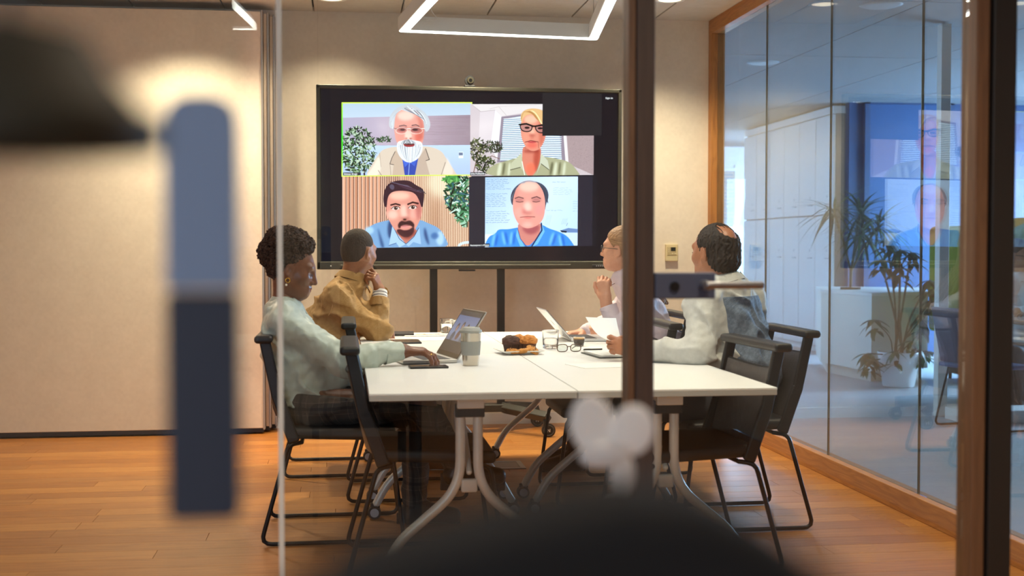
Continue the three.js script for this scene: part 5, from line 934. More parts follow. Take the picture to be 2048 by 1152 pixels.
function person(label, J, o) {
  const base = V(J.pelvis.x, 0, J.pelvis.z), t = thing('person', label, 'person', [base.x, 0, base.z]), put = (name, g, m, parent) => obj(name, g.translate(-base.x, 0, -base.z), m, parent || t);
  const H = { c: J.head, B: basis(J.face, J.headUp || V(0, 1, 0)) }, hf = headField(H, o);
  const nk = H.c.clone().addScaledVector(H.B.u, -0.05).addScaledVector(H.B.f, -0.03);
  const headAdd = [...hf.add, cap(nk, J.neck, o.neck || 0.056, (o.neck || 0.056) + 0.004, 0.04)];
  const parts = [nets({ add: [...torsoPrims(J, -0.012), ...armPrims(J, 'L', -0.004), ...armPrims(J, 'R', -0.004), ...legPrims(J, -0.006), cap(nk, J.neck, 0.05, 0.052, 0.04)] }, 0.016), nets({ add: headAdd, sub: hf.sub }, 0.0034)];
  for (const h of o.hands) { const hd = handField(h.w, h.f, h.n, h.side, h.curl, h); h.P = hd.P; parts.push(nets(hd, 0.003)); }
  const body = put('body', join(parts), o.skin);
  // eyes, brows
  for (const k of [-1, 1]) {
    if (o.eyes !== false) { const e = put('eye', new THREE.SphereGeometry(0.0118, 18, 12).translate(...hf.P(k * 0.031, 0.0105, 0.0795).toArray()), flat('#ded8d2', 0.3)); const ic = hf.P(k * 0.031, 0.009, 0.0895); const lk = put('iris', new THREE.SphereGeometry(0.0052, 12, 10).translate(ic.x, ic.y, ic.z), flat('#2a1a12', 0.2)); e.add(lk); }
    if (o.eyes === false) put('lashes', tube([hf.P(k * 0.02, 0.0065, 0.0895), hf.P(k * 0.031, 0.0035, 0.0915), hf.P(k * 0.043, 0.007, 0.085)], 0.0016, { smooth: true, radial: 6, seg: 8 }), flat('#1c120e', 0.7));
    put('eyebrow', tube([hf.P(k * 0.014, 0.0335, 0.0885), hf.P(k * 0.03, 0.0375, 0.0865), hf.P(k * 0.047, 0.032, 0.073)], 0.0032, { smooth: true, radial: 6, seg: 10 }), o.browMat || o.hairMat);
  }
  if (o.lipMat) put('lips', join([nets({ add: [cap(hf.P(-0.019, -0.0572, 0.0865), hf.P(0, -0.0555, 0.0945), 0.0042, 0.0052, 0.008), cap(hf.P(0.019, -0.0572, 0.0865), hf.P(0, -0.0555, 0.0945), 0.0042, 0.0052, 0.008), cap(hf.P(-0.016, -0.067, 0.087), hf.P(0, -0.0685, 0.0925), 0.0045, 0.006, 0.008), cap(hf.P(0.016, -0.067, 0.087), hf.P(0, -0.0685, 0.0925), 0.0045, 0.006, 0.008)] }, 0.0015)]), o.lipMat);
  return { t, put, H, hf, base, body };
}
const skinMat = (rgb, rough = 0.45) => M({ map: grainTex(rgb, 7, 128, [7, 7]), roughness: rough, sheen: 0.2, sheenColor: new THREE.Color('#ff9a70') });
const shoe = (an, dir, L = 0.26) => { const d = dir.clone().normalize(), heel = an.clone().addScaledVector(d, -0.045), toe = an.clone().addScaledVector(d, L - 0.08); const lat = new THREE.Vector3().crossVectors(d, V(0, 1, 0)).normalize(); const dn = new THREE.Vector3().crossVectors(d, lat).normalize(); if (dn.y > 0) dn.negate(); const h2 = heel.clone().addScaledVector(dn, 0.045), t2 = toe.clone().addScaledVector(dn, 0.05); return { upper: { add: [cap(an.clone().addScaledVector(d, 0.01), h2.clone().addScaledVector(d, 0.03), 0.044, 0.04, 0.03), cap(h2.clone().addScaledVector(d, 0.02), t2, 0.038, 0.033, 0.03), cap(an, t2, 0.038, 0.028, 0.03)] }, sole: [bar(h2.clone().addScaledVector(dn, 0.028).addScaledVector(d, -0.03), t2.clone().addScaledVector(dn, 0.026).addScaledVector(d, 0.035), 0.078, 0.016, 0.006)] }; };
const fabric = (rgb, amp, rough, more = {}) => M({ map: grainTex(rgb, amp, 128, [9, 9]), roughness: rough, ...more });
const collar = (J, B, mat_, put, r = 0.066, h = 0.04) => { // a turned-down collar open at the front
  const n = 28, pos = [], idx = [], up = J.head.clone().sub(J.neck).normalize(), f = J.front.clone().addScaledVector(up, -J.front.dot(up)).normalize(), rt = new THREE.Vector3().crossVectors(f, up).normalize(), rows = [[1.04, 0.0, 0], [0.98, 0.032, 0], [1.0, 0.04, 0], [1.16, 0.028, 0], [1.38, -0.012, 0], [1.36, -0.018, 0], [1.1, 0.022, 0], [1.0, 0.0, 0]];
  for (let i = 0; i <= n; i++) { const a = 0.26 + (i / n) * (Math.PI * 2 - 0.52), fr = Math.max(0, Math.cos(a)); rows.forEach(([k, y]) => { const R = r * k * (1 + 0.1 * fr), p = J.neck.clone().addScaledVector(up, 0.022 + y * (h / 0.04) - 0.03 * fr).addScaledVector(f, Math.cos(a) * R * 1.08 + 0.004 + (k > 1.3 ? 0.012 * fr : 0)).addScaledVector(rt, Math.sin(a) * R); pos.push(p.x, p.y, p.z); }); }
  const m = rows.length; for (let i = 0; i < n; i++) for (let j = 0; j < m - 1; j++) { const q = i * m + j; idx.push(q, q + m, q + 1, q + 1, q + m, q + m + 1); }
  const g = new THREE.BufferGeometry(); g.setAttribute('position', new THREE.Float32BufferAttribute(pos, 3)); g.setAttribute('uv', new THREE.Float32BufferAttribute(new Float32Array(pos.length / 3 * 2), 2)); g.setIndex(idx); g.computeVertexNormals();
  const mm = mat_.clone(); mm.side = THREE.DoubleSide; return put('collar', g, mm);
};
const cuff = (a, b, r0, r1, m, put, name = 'cuff') => { const d = b.clone().sub(a), g = new THREE.CylinderGeometry(r1, r0, d.length(), 28, 1, true); const g2 = new THREE.CylinderGeometry(r1 - 0.004, r0 - 0.004, d.length(), 28, 1, true), rim = new THREE.TorusGeometry(r1 - 0.002, 0.0022, 6, 28).rotateX(Math.PI / 2).translate(0, d.length() / 2, 0), q = new THREE.Quaternion().setFromUnitVectors(V(0, 1, 0), d.clone().normalize()), c = a.clone().lerp(b, 0.5); const mm = m.clone(); mm.side = THREE.DoubleSide; return put(name, merge([g, g2, rim]).applyQuaternion(q).translate(c.x, c.y, c.z), mm); };
const flatCurl = [[0.25, 0.35, 0.25], [0.25, 0.35, 0.25], [0.25, 0.35, 0.25], [0.3, 0.35, 0.25]], fistCurl = [[0.9, 1.2, 0.6], [1.0, 1.3, 0.7], [1.1, 1.3, 0.7], [1.1, 1.3, 0.7]];

// ---- woman in the mint blouse, typing
{
  const Z = 5.57, J = {
    pelvis: px(604, 800, Z), chest: px(581, 682, Z), neck: px(571, 618, Z), head: px(587, 542, Z - 0.0), face: V(0.93, -0.26, 0.10), front: V(1, -0.1, 0.05), headUp: V(0.15, 1, 0),
    shR: px(570, 646, 5.41), shL: px(578, 646, 5.74), elR: px(686, 722, 5.36), wrR: px(800, 702, 5.46), elL: px(668, 730, 5.78), wrL: px(712, 752, 5.55),
    hipR: px(622, 812, 5.47), hipL: px(622, 812, 5.66), knR: px(846, 806, 5.47), anR: px(915, 930, 5.5), knL: px(838, 826, 5.64), anL: px(826, 1014, 5.66),
  };
  const skin = skinMat([118, 72, 48], 0.38), hair = M({ map: grainTex([52, 33, 22], 44, 128, [16, 16]), roughness: 0.85, sheen: 0.6, sheenColor: new THREE.Color('#8a5a36') });
  const hd = J.wrR.clone(), P = person('woman with a dark curly updo in a mint satin blouse, typing', J, {
    skin, hairMat: hair, eyes: false, size: 0.97, wide: 0.96, neck: 0.046, lipMat: flat('#8a4138', 0.4),
    hands: [{ w: J.wrR.clone(), size: 1.12, f: V(1, -0.05, -0.12), n: V(0.1, 1, 0.1), side: -1, curl: [[0.42, 0.55, 0.3], [0.42, 0.6, 0.3], [0.46, 0.6, 0.3], [0.5, 0.6, 0.3]], spread: 0.14 }, { w: J.wrL.clone(), f: V(0.6, -0.6, 0.5), n: V(0, 0.5, 0.8), side: 1, curl: flatCurl }],
  });
  const { put, hf, H } = P;
  // blouse
  const satin = fabric([188, 200, 190], 5, 0.34, { sheen: 0.5, sheenColor: new THREE.Color('#eef6ee') });
  const sl = (s, g) => [cap(J['sh' + s], J['el' + s], 0.066 + g, 0.062 + g, 0.05), cap(J['el' + s], J['wr' + s], 0.06 + g, 0.04 + g, 0.04)];
  put('blouse', nets({ add: [...torsoPrims(J, 0.004, 0.94), ...sl('R', 0), ...sl('L', 0), ell(J.pelvis.clone().add(V(0.07, 0.1, 0)), V(0.12, 0.1, 0.15), 0.08)], disp: clothDisp(0.011, 8, 3, [1.2, 0.8, 1]), cut: [planeCut(J.wrR, J.wrR.clone().sub(J.elR).normalize()), (x, y, z) => J.pelvis.y - 0.02 - y - (x - J.pelvis.x) * 0.25, (x, y, z) => (Math.hypot(x - J.neck.x, z - J.neck.z) < 0.06 ? y - J.neck.y - 0.01 : -1)], grow: 0.02 }, 0.0065), satin);
  collar(J, H.B, satin, put, 0.058, 0.03);
  cuff(J.wrR.clone().lerp(J.elR, 0.3), J.wrR.clone().addScaledVector(J.wrR.clone().sub(J.elR).normalize(), 0.006), 0.048, 0.041, satin, put);
  // trousers
  const plaid = M({ map: shapeTex(128, 128, (c) => { c.fillStyle = '#4c443f'; c.fillRect(0, 0, 128, 128); for (let i = 0; i < 128; i += 2) { c.fillStyle = i % 4 ? 'rgba(30,26,26,.25)' : 'rgba(110,100,92,.18)'; c.fillRect(i, 0, 1, 128); c.fillRect(0, i, 128, 1); } c.fillStyle = 'rgba(150,130,116,.55)'; for (const k of [20, 84]) { c.fillRect(k, 0, 2, 128); c.fillRect(0, k, 128, 2); } c.fillStyle = 'rgba(20,18,22,.4)'; c.fillRect(44, 0, 16, 128); c.fillRect(0, 44, 128, 16); }), roughness: 0.8 });
  plaid.map.wrapS = plaid.map.wrapT = THREE.RepeatWrapping; plaid.map.repeat.set(9, 9);
  put('trousers', nets({ add: [...legPrims(J, 0.014), ell(J.pelvis.clone().add(V(0.02, -0.0, 0)), V(0.15, 0.115, 0.175), 0.06)], disp: clothDisp(0.008, 9, 21), cut: [(x, y, z) => y - J.pelvis.y - 0.05 + (x - J.pelvis.x) * 0.12, hemCut(J.anR, J.anR.clone().sub(J.knR).normalize()), hemCut(J.anL, J.anL.clone().sub(J.knL).normalize())], grow: 0.02 }, 0.008), plaid);
  const sm_ = flat('#141316', 0.35), sR = shoe(J.anR, V(1, -0.02, 0)), sL = shoe(V(J.anL.x, 0.085, J.anL.z), V(1, -0.0, 0.1));
  for (const s of [sR, sL]) { const u = put('shoe', nets(s.upper, 0.006), sm_); put('sole', merge(s.sole), flat('#0d0d0e', 0.6), P.t); const so = P.t.children.pop(); u.add(so); }
  // hair: a close-cut base swept up into a curly crown
  const curls = [], at = (x, y, z) => hf.P(x, y, z);
  const base = [ell(at(0, 0.045, -0.032), V(0.079, 0.086, 0.094), 0.02, H.B.q), ell(at(0, 0.0, -0.068), V(0.058, 0.075, 0.052), 0.03, H.B.q)];
  for (let k = 0; k < 420; k++) { const a = rr(0, 6.28), b = Math.acos(rr(-0.4, 1)), d = V(Math.sin(b) * Math.cos(a) * 0.076, Math.cos(b) * 0.062, Math.sin(b) * Math.sin(a)).multiply(V(1, 1, 0.1)); curls.push(ell(at(d.x, 0.118 + d.y, -0.05 + d.z), V(1, 1, 1).multiplyScalar(rr(0.009, 0.017)), 0.005)); }
  for (let k = 0; k < 200; k++) { const a = rr(0, 6.28), b = Math.acos(rr(-1, 1)); curls.push(ell(at(Math.sin(b) * Math.cos(a) * 0.052, 0.058 + Math.cos(b) * 0.062, -0.118 + Math.sin(b) * Math.sin(a) * 0.05), V(1, 1, 1).multiplyScalar(rr(0.009, 0.016)), 0.005)); }
  put('hair', nets({ add: [...base, ell(at(0, 0.116, -0.05), V(0.068, 0.052, 0.09), 0.02, H.B.q), ell(at(0, 0.06, -0.115), V(0.045, 0.055, 0.042), 0.02, H.B.q), ...curls], disp: (x, y, z) => 0.0055 * n3(x * 75, y * 75, z * 75) + 0.004 * n3(x * 170, y * 170, z * 170), cut: [(x, y, z) => { const f = (x - H.c.x) * H.B.f.x + (y - H.c.y) * H.B.f.y + (z - H.c.z) * H.B.f.z, u = (x - H.c.x) * H.B.u.x + (y - H.c.y) * H.B.u.y + (z - H.c.z) * H.B.u.z; return u > 0.1 ? -1 : Math.max(f - 0.004 - Math.max(0, u - 0.02) * 0.75, -0.062 - u - (f + 0.05) * 0.2); }], grow: 0.02 }, 0.003), hair);
  // jewellery
  const er = at(0.083 * 0.97, -0.038, -0.006);
  put('earring', new THREE.TorusGeometry(0.0095, 0.0026, 8, 24).translate(er.x + 0.002, er.y - 0.006, er.z), mat.gold);
  put('earring_drop', join([new THREE.SphereGeometry(0.0052, 12, 8).translate(er.x - 0.005, er.y - 0.026, er.z + 0.002)]), flat('#efe6d8', 0.25));
  const bw = J.wrR.clone().addScaledVector(V(1, -0.05, 0), 0.016);
  put('bracelet', join([new THREE.TorusGeometry(0.029, 0.0018, 8, 36).rotateY(Math.PI / 2).translate(bw.x, bw.y, bw.z), new THREE.TorusGeometry(0.0285, 0.0014, 8, 36).rotateY(Math.PI / 2 + 0.15).translate(bw.x + 0.006, bw.y, bw.z)]), mat.gold);
  for (const i of [0, 1]) { const rp = P.t && H && hd.clone().addScaledVector(V(1, -0.05, -0.12).normalize(), 0.132 + i * 0.012).add(V(0, -0.014 - i * 0.004, 0.032 - i * 0.022)); put('ring', new THREE.TorusGeometry(0.0095, 0.002, 8, 20).rotateY(Math.PI / 2).rotateZ(-0.5).translate(rp.x, rp.y, rp.z), mat.gold); }
}
// ---- man in the tan shirt, chin on hand, turned to the display
{
  const Z = 7.12, J = {
    pelvis: px(664, 738, Z), chest: px(682, 618, Z), neck: px(701, 566, Z + 0.02), head: px(719, 506, Z + 0.05), face: V(0.7, -0.08, -0.72), front: V(0.85, -0.1, -0.5), headUp: V(0.12, 1, -0.05), midOff: V(-0.07, 0.02, 0),
    shR: px(672, 600, 6.95), shL: px(716, 598, 7.28), elR: px(757, 664, 6.96), wrR: px(760, 584, 7.06), elL: px(738, 664, 7.36), wrL: px(768, 664, 7.16),
    hipR: px(676, 742, 7.02), hipL: px(676, 742, 7.22), knR: px(835, 735, 6.99), anR: px(850, 900, 7.02), knL: px(835, 735, 7.25), anL: px(850, 885, 7.25),
  };
  const skin = skinMat([150, 98, 66], 0.45), hair = M({ map: grainTex([46, 36, 30], 26, 128, [30, 30]), roughness: 0.9 });
  const P = person('man in a tan shirt resting his chin on his hand', J, { skin, hairMat: hair, eyes: false, neck: 0.06, size: 1.02,
    hands: [{ w: J.wrR.clone(), f: V(-0.32, 0.92, 0.1), n: V(0.75, 0.3, 0.5), side: 1, curl: [[0.5, 1.2, 0.7], [0.9, 1.3, 0.8], [1.0, 1.3, 0.8], [1.1, 1.3, 0.8]], thumb: [[0.02, -0.004, 0.028], [0.05, -0.02, 0.046], [0.075, -0.04, 0.05], [0.09, -0.058, 0.044]] }, { w: J.wrL.clone(), f: V(0.2, -0.05, 0.9), n: V(0, 1, 0), side: 1, curl: fistCurl }] });
  const { put, hf, H } = P, tan = fabric([178, 138, 84], 12, 0.8);
  const sl = (s) => [cap(J['sh' + s], J['el' + s], 0.07, 0.062, 0.05), cap(J['el' + s], J['wr' + s], 0.064, 0.05, 0.03)];
  const wd = J.wrR.clone().sub(J.elR).normalize(), cut = J.wrR.clone().addScaledVector(wd, -0.045);
  put('shirt', nets({ add: [...torsoPrims(J, 0.012), ...sl('R'), ...sl('L')], disp: clothDisp(0.012, 8.5, 5, [1, 1, 1]), cut: [(x, y, z) => (Math.hypot(x - J.elR.x, z - J.elR.z) < 0.12 && y > J.elR.y + 0.03 && x > J.elR.x - 0.06 ? planeCut(cut, wd)(x, y, z) : -1), (x, y, z) => (Math.hypot(x - J.neck.x, z - J.neck.z) < 0.07 ? y - J.neck.y - 0.012 : -1), (x, y) => 0.52 - y], grow: 0.02 }, 0.0065), tan);
  collar(J, H.B, tan, put, 0.07, 0.034);
  cuff(cut.clone().addScaledVector(wd, -0.05), cut, 0.058, 0.054, tan, put);
  const stripe = M({ map: shapeTex(16, 64, (c) => { c.fillStyle = '#f0ece6'; c.fillRect(0, 0, 16, 64); c.fillStyle = '#3b3a44'; for (const y of [14, 34, 54]) c.fillRect(0, y, 16, 5); }), roughness: 0.8 });
  cuff(cut.clone().addScaledVector(wd, -0.01), J.wrR.clone().addScaledVector(wd, 0.004), 0.044, 0.041, stripe, put, 'striped_cuff');
  // shoulder seam and yoke
  put('shoulder_seam', tube([J.shR.clone().add(V(-0.02, 0.066, 0.03)), J.shR.clone().add(V(-0.012, 0.03, 0.072)), J.shR.clone().add(V(-0.02, -0.03, 0.082)), J.shR.clone().add(V(-0.04, -0.08, 0.075))], 0.003, { smooth: true, radial: 6 }), tan);
  put('trousers', nets({ add: [...legPrims(J, 0.012), ell(J.pelvis, V(0.15, 0.12, 0.17), 0.06)], disp: clothDisp(0.006, 9, 31), cut: [(x, y) => y - 0.64, hemCut(J.anR, V(0, -1, 0)), hemCut(J.anL, V(0, -1, 0))] }, 0.011), fabric([56, 48, 42], 10, 0.85));
  for (const a of [J.anR, J.anL]) { const s = shoe(V(a.x, 0.085, a.z), V(1, 0, 0.1)), u = put('shoe', nets(s.upper, 0.007), flat('#6e3f26', 0.5)); put('sole', merge(s.sole), flat('#e6e2da', 0.6), P.t); u.add(P.t.children.pop()); }
  // short hair and beard
  put('hair', nets({ add: [ell(hf.P(0, 0.043, -0.022), V(0.0805, 0.094, 0.101), 0.01, H.B.q), ell(hf.P(0, -0.005, -0.055), V(0.068, 0.075, 0.06), 0.03, H.B.q)], disp: (x, y, z) => 0.0016 * n3(x * 190, y * 190, z * 190), cut: [(x, y, z) => { const d = V(x, y, z).sub(H.c), f = d.dot(H.B.f), u = d.dot(H.B.u); return Math.max(f - 0.004 - Math.max(0, u) * 0.62, -0.052 - u + (f + 0.06) * 0.1, Math.min(0.02 - Math.abs(f + 0.012), 0.04 - Math.abs(u))); }] }, 0.0034), hair);
  put('beard', nets({ add: [ell(hf.P(0, -0.06, 0.03), V(0.0615, 0.055, 0.0615), 0.02, H.B.q), ell(hf.P(0, -0.09, 0.058), V(0.04, 0.032, 0.04), 0.03, H.B.q)], disp: (x, y, z) => 0.0016 * n3(x * 190, y * 190, z * 190), cut: [(x, y, z) => { const d = V(x, y, z).sub(H.c), f = d.dot(H.B.f), u = d.dot(H.B.u); return Math.max(u + 0.036 + f * 0.1, -f - 0.002, Math.min(0.022 - Math.abs(d.dot(H.B.r)), 0.012 - Math.abs(u + 0.062), f - 0.06)); }] }, 0.0036), M({ map: grainTex([34, 24, 20], 20, 128, [30, 30]), roughness: 0.9 }));
}
// ---- woman in the lilac shirt with glasses, chin on hand
{
  const Z = 7.0, J = {
    pelvis: px(1312, 744, Z), chest: px(1288, 634, Z), neck: px(1252, 556, Z + 0.02), head: px(1240, 500, Z + 0.02), face: V(-0.86, 0.02, -0.5), front: V(-0.9, -0.1, -0.25), headUp: V(-0.1, 1, 0), midOff: V(0.05, 0.0, 0),
    shL: px(1282, 600, 6.84), shR: px(1262, 598, 7.18), elL: px(1236, 668, 6.82), wrL: px(1211, 597, 6.86), elR: px(1200, 662, 7.22), wrR: px(1170, 664, 7.1),
    hipR: px(1300, 746, 7.1), hipL: px(1300, 746, 6.9), knR: px(1160, 738, 7.1), anR: px(1150, 900, 7.1), knL: px(1160, 740, 6.88), anL: px(1150, 910, 6.88),
  };
  const skin = skinMat([206, 150, 122], 0.5), hair = M({ map: woodTex([176, 136, 98], [120, 84, 56], 128, 128, [2, 8]), roughness: 0.55 });
  const P = person('woman in glasses and a lilac shirt, hand at her chin', J, { skin, hairMat: hair, eyes: false, wide: 0.96, neck: 0.048, lipMat: flat('#b0605a', 0.5),
    hands: [{ w: J.wrL.clone(), f: V(-0.12, 0.96, -0.15), n: V(-0.5, 0.2, 0.8), side: -1, curl: [[0.7, 1.1, 0.6], [0.85, 1.2, 0.7], [0.95, 1.2, 0.7], [1.0, 1.2, 0.7]] }, { w: J.wrR.clone(), f: V(-1, -0.1, 0.2), n: V(0, 1, 0), side: -1, curl: flatCurl }] });
  const { put, hf, H } = P, lilac = fabric([212, 196, 204], 5, 0.7);
  const sl = (s) => [cap(J['sh' + s], J['el' + s], 0.06, 0.054, 0.05), cap(J['el' + s], J['wr' + s], 0.054, 0.04, 0.03)];
  const wd = J.wrL.clone().sub(J.elL).normalize(), cut = J.wrL.clone().addScaledVector(wd, -0.05);
  put('shirt', nets({ add: [...torsoPrims(J, 0.004, 0.94), ...sl('R'), ...sl('L')], disp: clothDisp(0.009, 9, 41), cut: [(x, y, z) => (x < J.elL.x + 0.045 && z > J.elL.z - 0.1 && y > J.elL.y + 0.04 ? planeCut(cut, wd)(x, y, z) : -1), (x, y, z) => (Math.hypot(x - J.neck.x, z - J.neck.z) < 0.06 ? y - J.neck.y - 0.01 : -1), (x, y) => 0.52 - y], grow: 0.02 }, 0.0068), lilac);
  collar(J, H.B, lilac, put, 0.06, 0.04);
  cuff(cut.clone().addScaledVector(wd, -0.06), cut.clone().addScaledVector(wd, 0.004), 0.049, 0.05, lilac, put);
  put('trousers', nets({ add: [...legPrims(J, 0.012), ell(J.pelvis, V(0.15, 0.12, 0.17), 0.06)], cut: [(x, y) => y - 0.62, hemCut(J.anR, V(0, -1, 0)), hemCut(J.anL, V(0, -1, 0))] }, 0.012), fabric([60, 56, 60], 8, 0.85));
  for (const a of [J.anR, J.anL]) { const s = shoe(V(a.x, 0.085, a.z), V(-1, 0, 0.1), 0.24), u = put('shoe', nets(s.upper, 0.008), flat('#26221f', 0.5)); put('sole', merge(s.sole), flat('#1a1a1a', 0.6), P.t); u.add(P.t.children.pop()); }
  const at = hf.P, strandsP = [];
  for (let k = 0; k < 5; k++) strandsP.push(cap(at(-0.02 + k * 0.012, 0.03, -0.1), at(-0.03 + k * 0.016, -0.09, -0.12), 0.02, 0.018, 0.012), cap(at(-0.03 + k * 0.016, -0.09, -0.12), px(1318 + k * 4, 606, Z - 0.06 + k * 0.03), 0.018, 0.01, 0.012));
  put('hair', nets({ add: [ell(at(0, 0.044, -0.024), V(0.083, 0.098, 0.106), 0.01, H.B.q), ell(at(0, 0.0, -0.06), V(0.07, 0.08, 0.062), 0.03, H.B.q), ...strandsP], disp: (x, y, z) => 0.0024 * n3(x * 60, y * 25, z * 160), cut: [(x, y, z) => { const d = V(x, y, z).sub(H.c), f = d.dot(H.B.f), u = d.dot(H.B.u); return f < -0.075 ? -1 : Math.max(f - 0.0 - Math.max(0, u) * 0.85, -0.07 - u, Math.min(0.016 - Math.abs(f + 0.006), 0.034 - Math.abs(u + 0.004))); }], grow: 0.01 }, 0.004), hair);
  // glasses worn
  const black = flat('#1d2026', 0.3), g = [];
  for (const k of [-1, 1]) { const pts = []; for (let i = 0; i <= 24; i++) { const a = i / 24 * 6.2832; pts.push(at(k * 0.033 + 0.025 * Math.cos(a), 0.008 + 0.019 * Math.sin(a), 0.108 - 0.012 * Math.abs(k * 0.033 + 0.025 * Math.cos(a)) / 0.05)); } g.push(tube(pts, 0.0019, { smooth: true, seg: 40, radial: 7 })); g.push(tube([at(k * 0.058, 0.016, 0.095), at(k * 0.077, 0.014, 0.05), at(k * 0.08, 0.01, -0.012)], 0.0018, { smooth: true, radial: 7 })); }
  g.push(tube([at(-0.008, 0.014, 0.106), at(0.008, 0.014, 0.106)], 0.0019, { radial: 7 })); put('spectacles', merge(g), black);
}
// ---- man with the denim-backed shirt, holding a sheet of paper
let paperAt;
{
  const Z = 5.6, J = {
    pelvis: px(1470, 800, Z), chest: px(1456, 668, Z), neck: px(1449, 574, Z), head: px(1428, 507, Z + 0.03), face: V(-0.52, -0.02, -0.85), front: V(-0.72, -0.05, -0.69), headUp: V(-0.03, 1, 0), midOff: V(0.02, 0, 0.02),
    shL: px(1410, 614, 5.47), shR: px(1492, 604, 5.76), elL: px(1398, 703, 5.36), wrL: px(1272, 704, 5.5), elR: px(1400, 708, 5.95), wrR: px(1300, 700, 5.9),
    hipR: px(1470, 806, 5.7), hipL: px(1470, 806, 5.5), knR: px(1262, 806, 5.7), anR: px(1270, 1005, 5.72), knL: px(1262, 808, 5.48), anL: px(1275, 1030, 5.5),
  };
  const skin = skinMat([176, 118, 88], 0.42), hair = M({ map: grainTex([38, 30, 26], 24, 128, [26, 26]), roughness: 0.7, sheen: 0.4, sheenColor: new THREE.Color('#7d6a58') });
  const P = person('man with thinning dark hair and a pale shirt with denim back', J, { skin, hairMat: hair, eyes: false, size: 1.08, neck: 0.062,
    hands: [{ w: J.wrL.clone(), f: V(-0.86, 0.32, -0.1), n: V(0.1, 0.2, 1), side: 1, curl: [[0.5, 0.9, 0.5], [0.7, 1.0, 0.5], [0.8, 1.0, 0.5], [0.9, 1.0, 0.5]], thumb: [[0.02, 0.0, 0.028], [0.05, -0.016, 0.046], [0.078, -0.03, 0.045], [0.096, -0.036, 0.036]] }, { w: J.wrR.clone(), f: V(-1, -0.1, 0.1), n: V(0, 1, 0), side: -1, curl: flatCurl }] });
  const { put, hf, H } = P, pale = fabric([200, 200, 196], 7, 0.72), denim = M({ map: grainTex([104, 118, 138], 26, 128, [16, 16]), roughness: 0.85 });
  paperAt = J.wrL.clone();
  const sl = (s) => [cap(J['sh' + s], J['el' + s], 0.074, 0.066, 0.05), cap(J['el' + s], J['wr' + s], 0.064, 0.045, 0.03)];
  const wd = J.wrL.clone().sub(J.elL).normalize(), add = [...torsoPrims(J, 0.022, 1.06), ...sl('R'), ...sl('L')], neckCut = (x, y, z) => (Math.hypot(x - J.neck.x, z - J.neck.z) < 0.07 ? y - J.neck.y - 0.012 : -1), disp = clothDisp(0.011, 7.5, 61, [1, 0.9, 1]);
  put('shirt', nets({ add, disp, cut: [(x, y, z) => (y < J.elL.y + 0.12 && x < J.elL.x ? planeCut(J.wrL, wd)(x, y, z) : -1), neckCut, (x, y) => 0.5 - y], grow: 0.02 }, 0.0068), pale);
  // denim panel across the back, a second layer of cloth
  const bk = J.front.clone().negate().setY(0).normalize(), lat = J.shR.clone().sub(J.shL).setY(0).normalize();
  put('back_panel', nets({ add: torsoPrims(J, 0.0285, 1.06), disp, cut: [neckCut, (x, y) => 0.55 - y, (x, y) => y - J.shL.y - 0.045, (x, y, z) => { const dx = x - J.chest.x, dz = z - J.chest.z; return Math.max(0.02 - (dx * bk.x + dz * bk.z), Math.abs(dx * lat.x + dz * lat.z + 0.01) - 0.165 - (y - J.chest.y) * 0.05); }], grow: 0.04 }, 0.0068), denim);
  collar(J, H.B, pale, put, 0.072, 0.034);
  cuff(J.wrL.clone().lerp(J.elL, 0.24), J.wrL.clone().addScaledVector(wd, 0.004), 0.051, 0.046, pale, put);
  put('trousers', nets({ add: [...legPrims(J, 0.016), ell(J.pelvis, V(0.16, 0.12, 0.18), 0.06)], disp: clothDisp(0.006, 9, 71), cut: [(x, y) => y - 0.62, hemCut(J.anR, V(0, -1, 0)), hemCut(J.anL, V(0, -1, 0))] }, 0.011), fabric([48, 50, 58], 10, 0.85));
  for (const a of [J.anR, J.anL]) { const s = shoe(V(a.x, 0.085, a.z), V(-1, 0, 0.1), 0.27), u = put('shoe', nets(s.upper, 0.007), flat('#1d1a18', 0.45)); put('sole', merge(s.sole), flat('#141414', 0.6), P.t); u.add(P.t.children.pop()); }
  // hair: thick at sides and nape, thin over a brown crown
  const wave = (x, y, z) => { const d = V(x, y, z).sub(H.c), a = Math.atan2(d.dot(H.B.r), d.dot(H.B.f)), u = d.dot(H.B.u); return 0.003 * Math.sin(a * 34 + u * 40 + 4 * n3(x * 18, y * 18, z * 18)) * (u < 0.07 ? 1 : 0.4) + 0.003 * n3(x * 90, y * 60, z * 90); };
  const S = 1.08;
  put('hair', nets({ add: [ell(hf.P(0, 0.034, -0.026), V(0.085 * S, 0.0975 * S, 0.1 * S), 0.02, H.B.q), ell(hf.P(0, -0.03, -0.06), V(0.076 * S, 0.062 * S, 0.062 * S), 0.03, H.B.q)], disp: wave, cut: [(x, y, z) => { const d = V(x, y, z).sub(H.c), f = d.dot(H.B.f), u = d.dot(H.B.u), r = d.dot(H.B.r); const crown = 0.058 - Math.hypot(f + 0.085, r - 0.006, u - 0.105); return Math.max(f - 0.008 - Math.max(0, u) * 0.62, -0.09 - u + (f + 0.08) * 0.25, crown, Math.min(0.02 - Math.abs(f + 0.01), 0.03 - Math.abs(u + 0.0))); }], grow: 0.02 }, 0.0036), hair);
  const sl2 = [], thin = []; for (let k = 0; k < 60; k++) { const r0 = rr(-0.05, 0.05), f0 = rr(0.02, 0.06); thin.push(tube([0, 0.25, 0.5, 0.75, 1].map((s) => { const f = f0 - s * 0.11, r = r0 * (1 + 0.2 * s), nn = Math.sqrt(Math.max(0.02, 1 - (f + 0.018) ** 2 / 0.0098 - r * r / 0.006)); return hf.P(r, 0.0355 + 0.0955 * nn, f); }), 0.0011, { smooth: true, radial: 4, seg: 8 })); }
  put('thin_hair', merge(thin), hair);
}
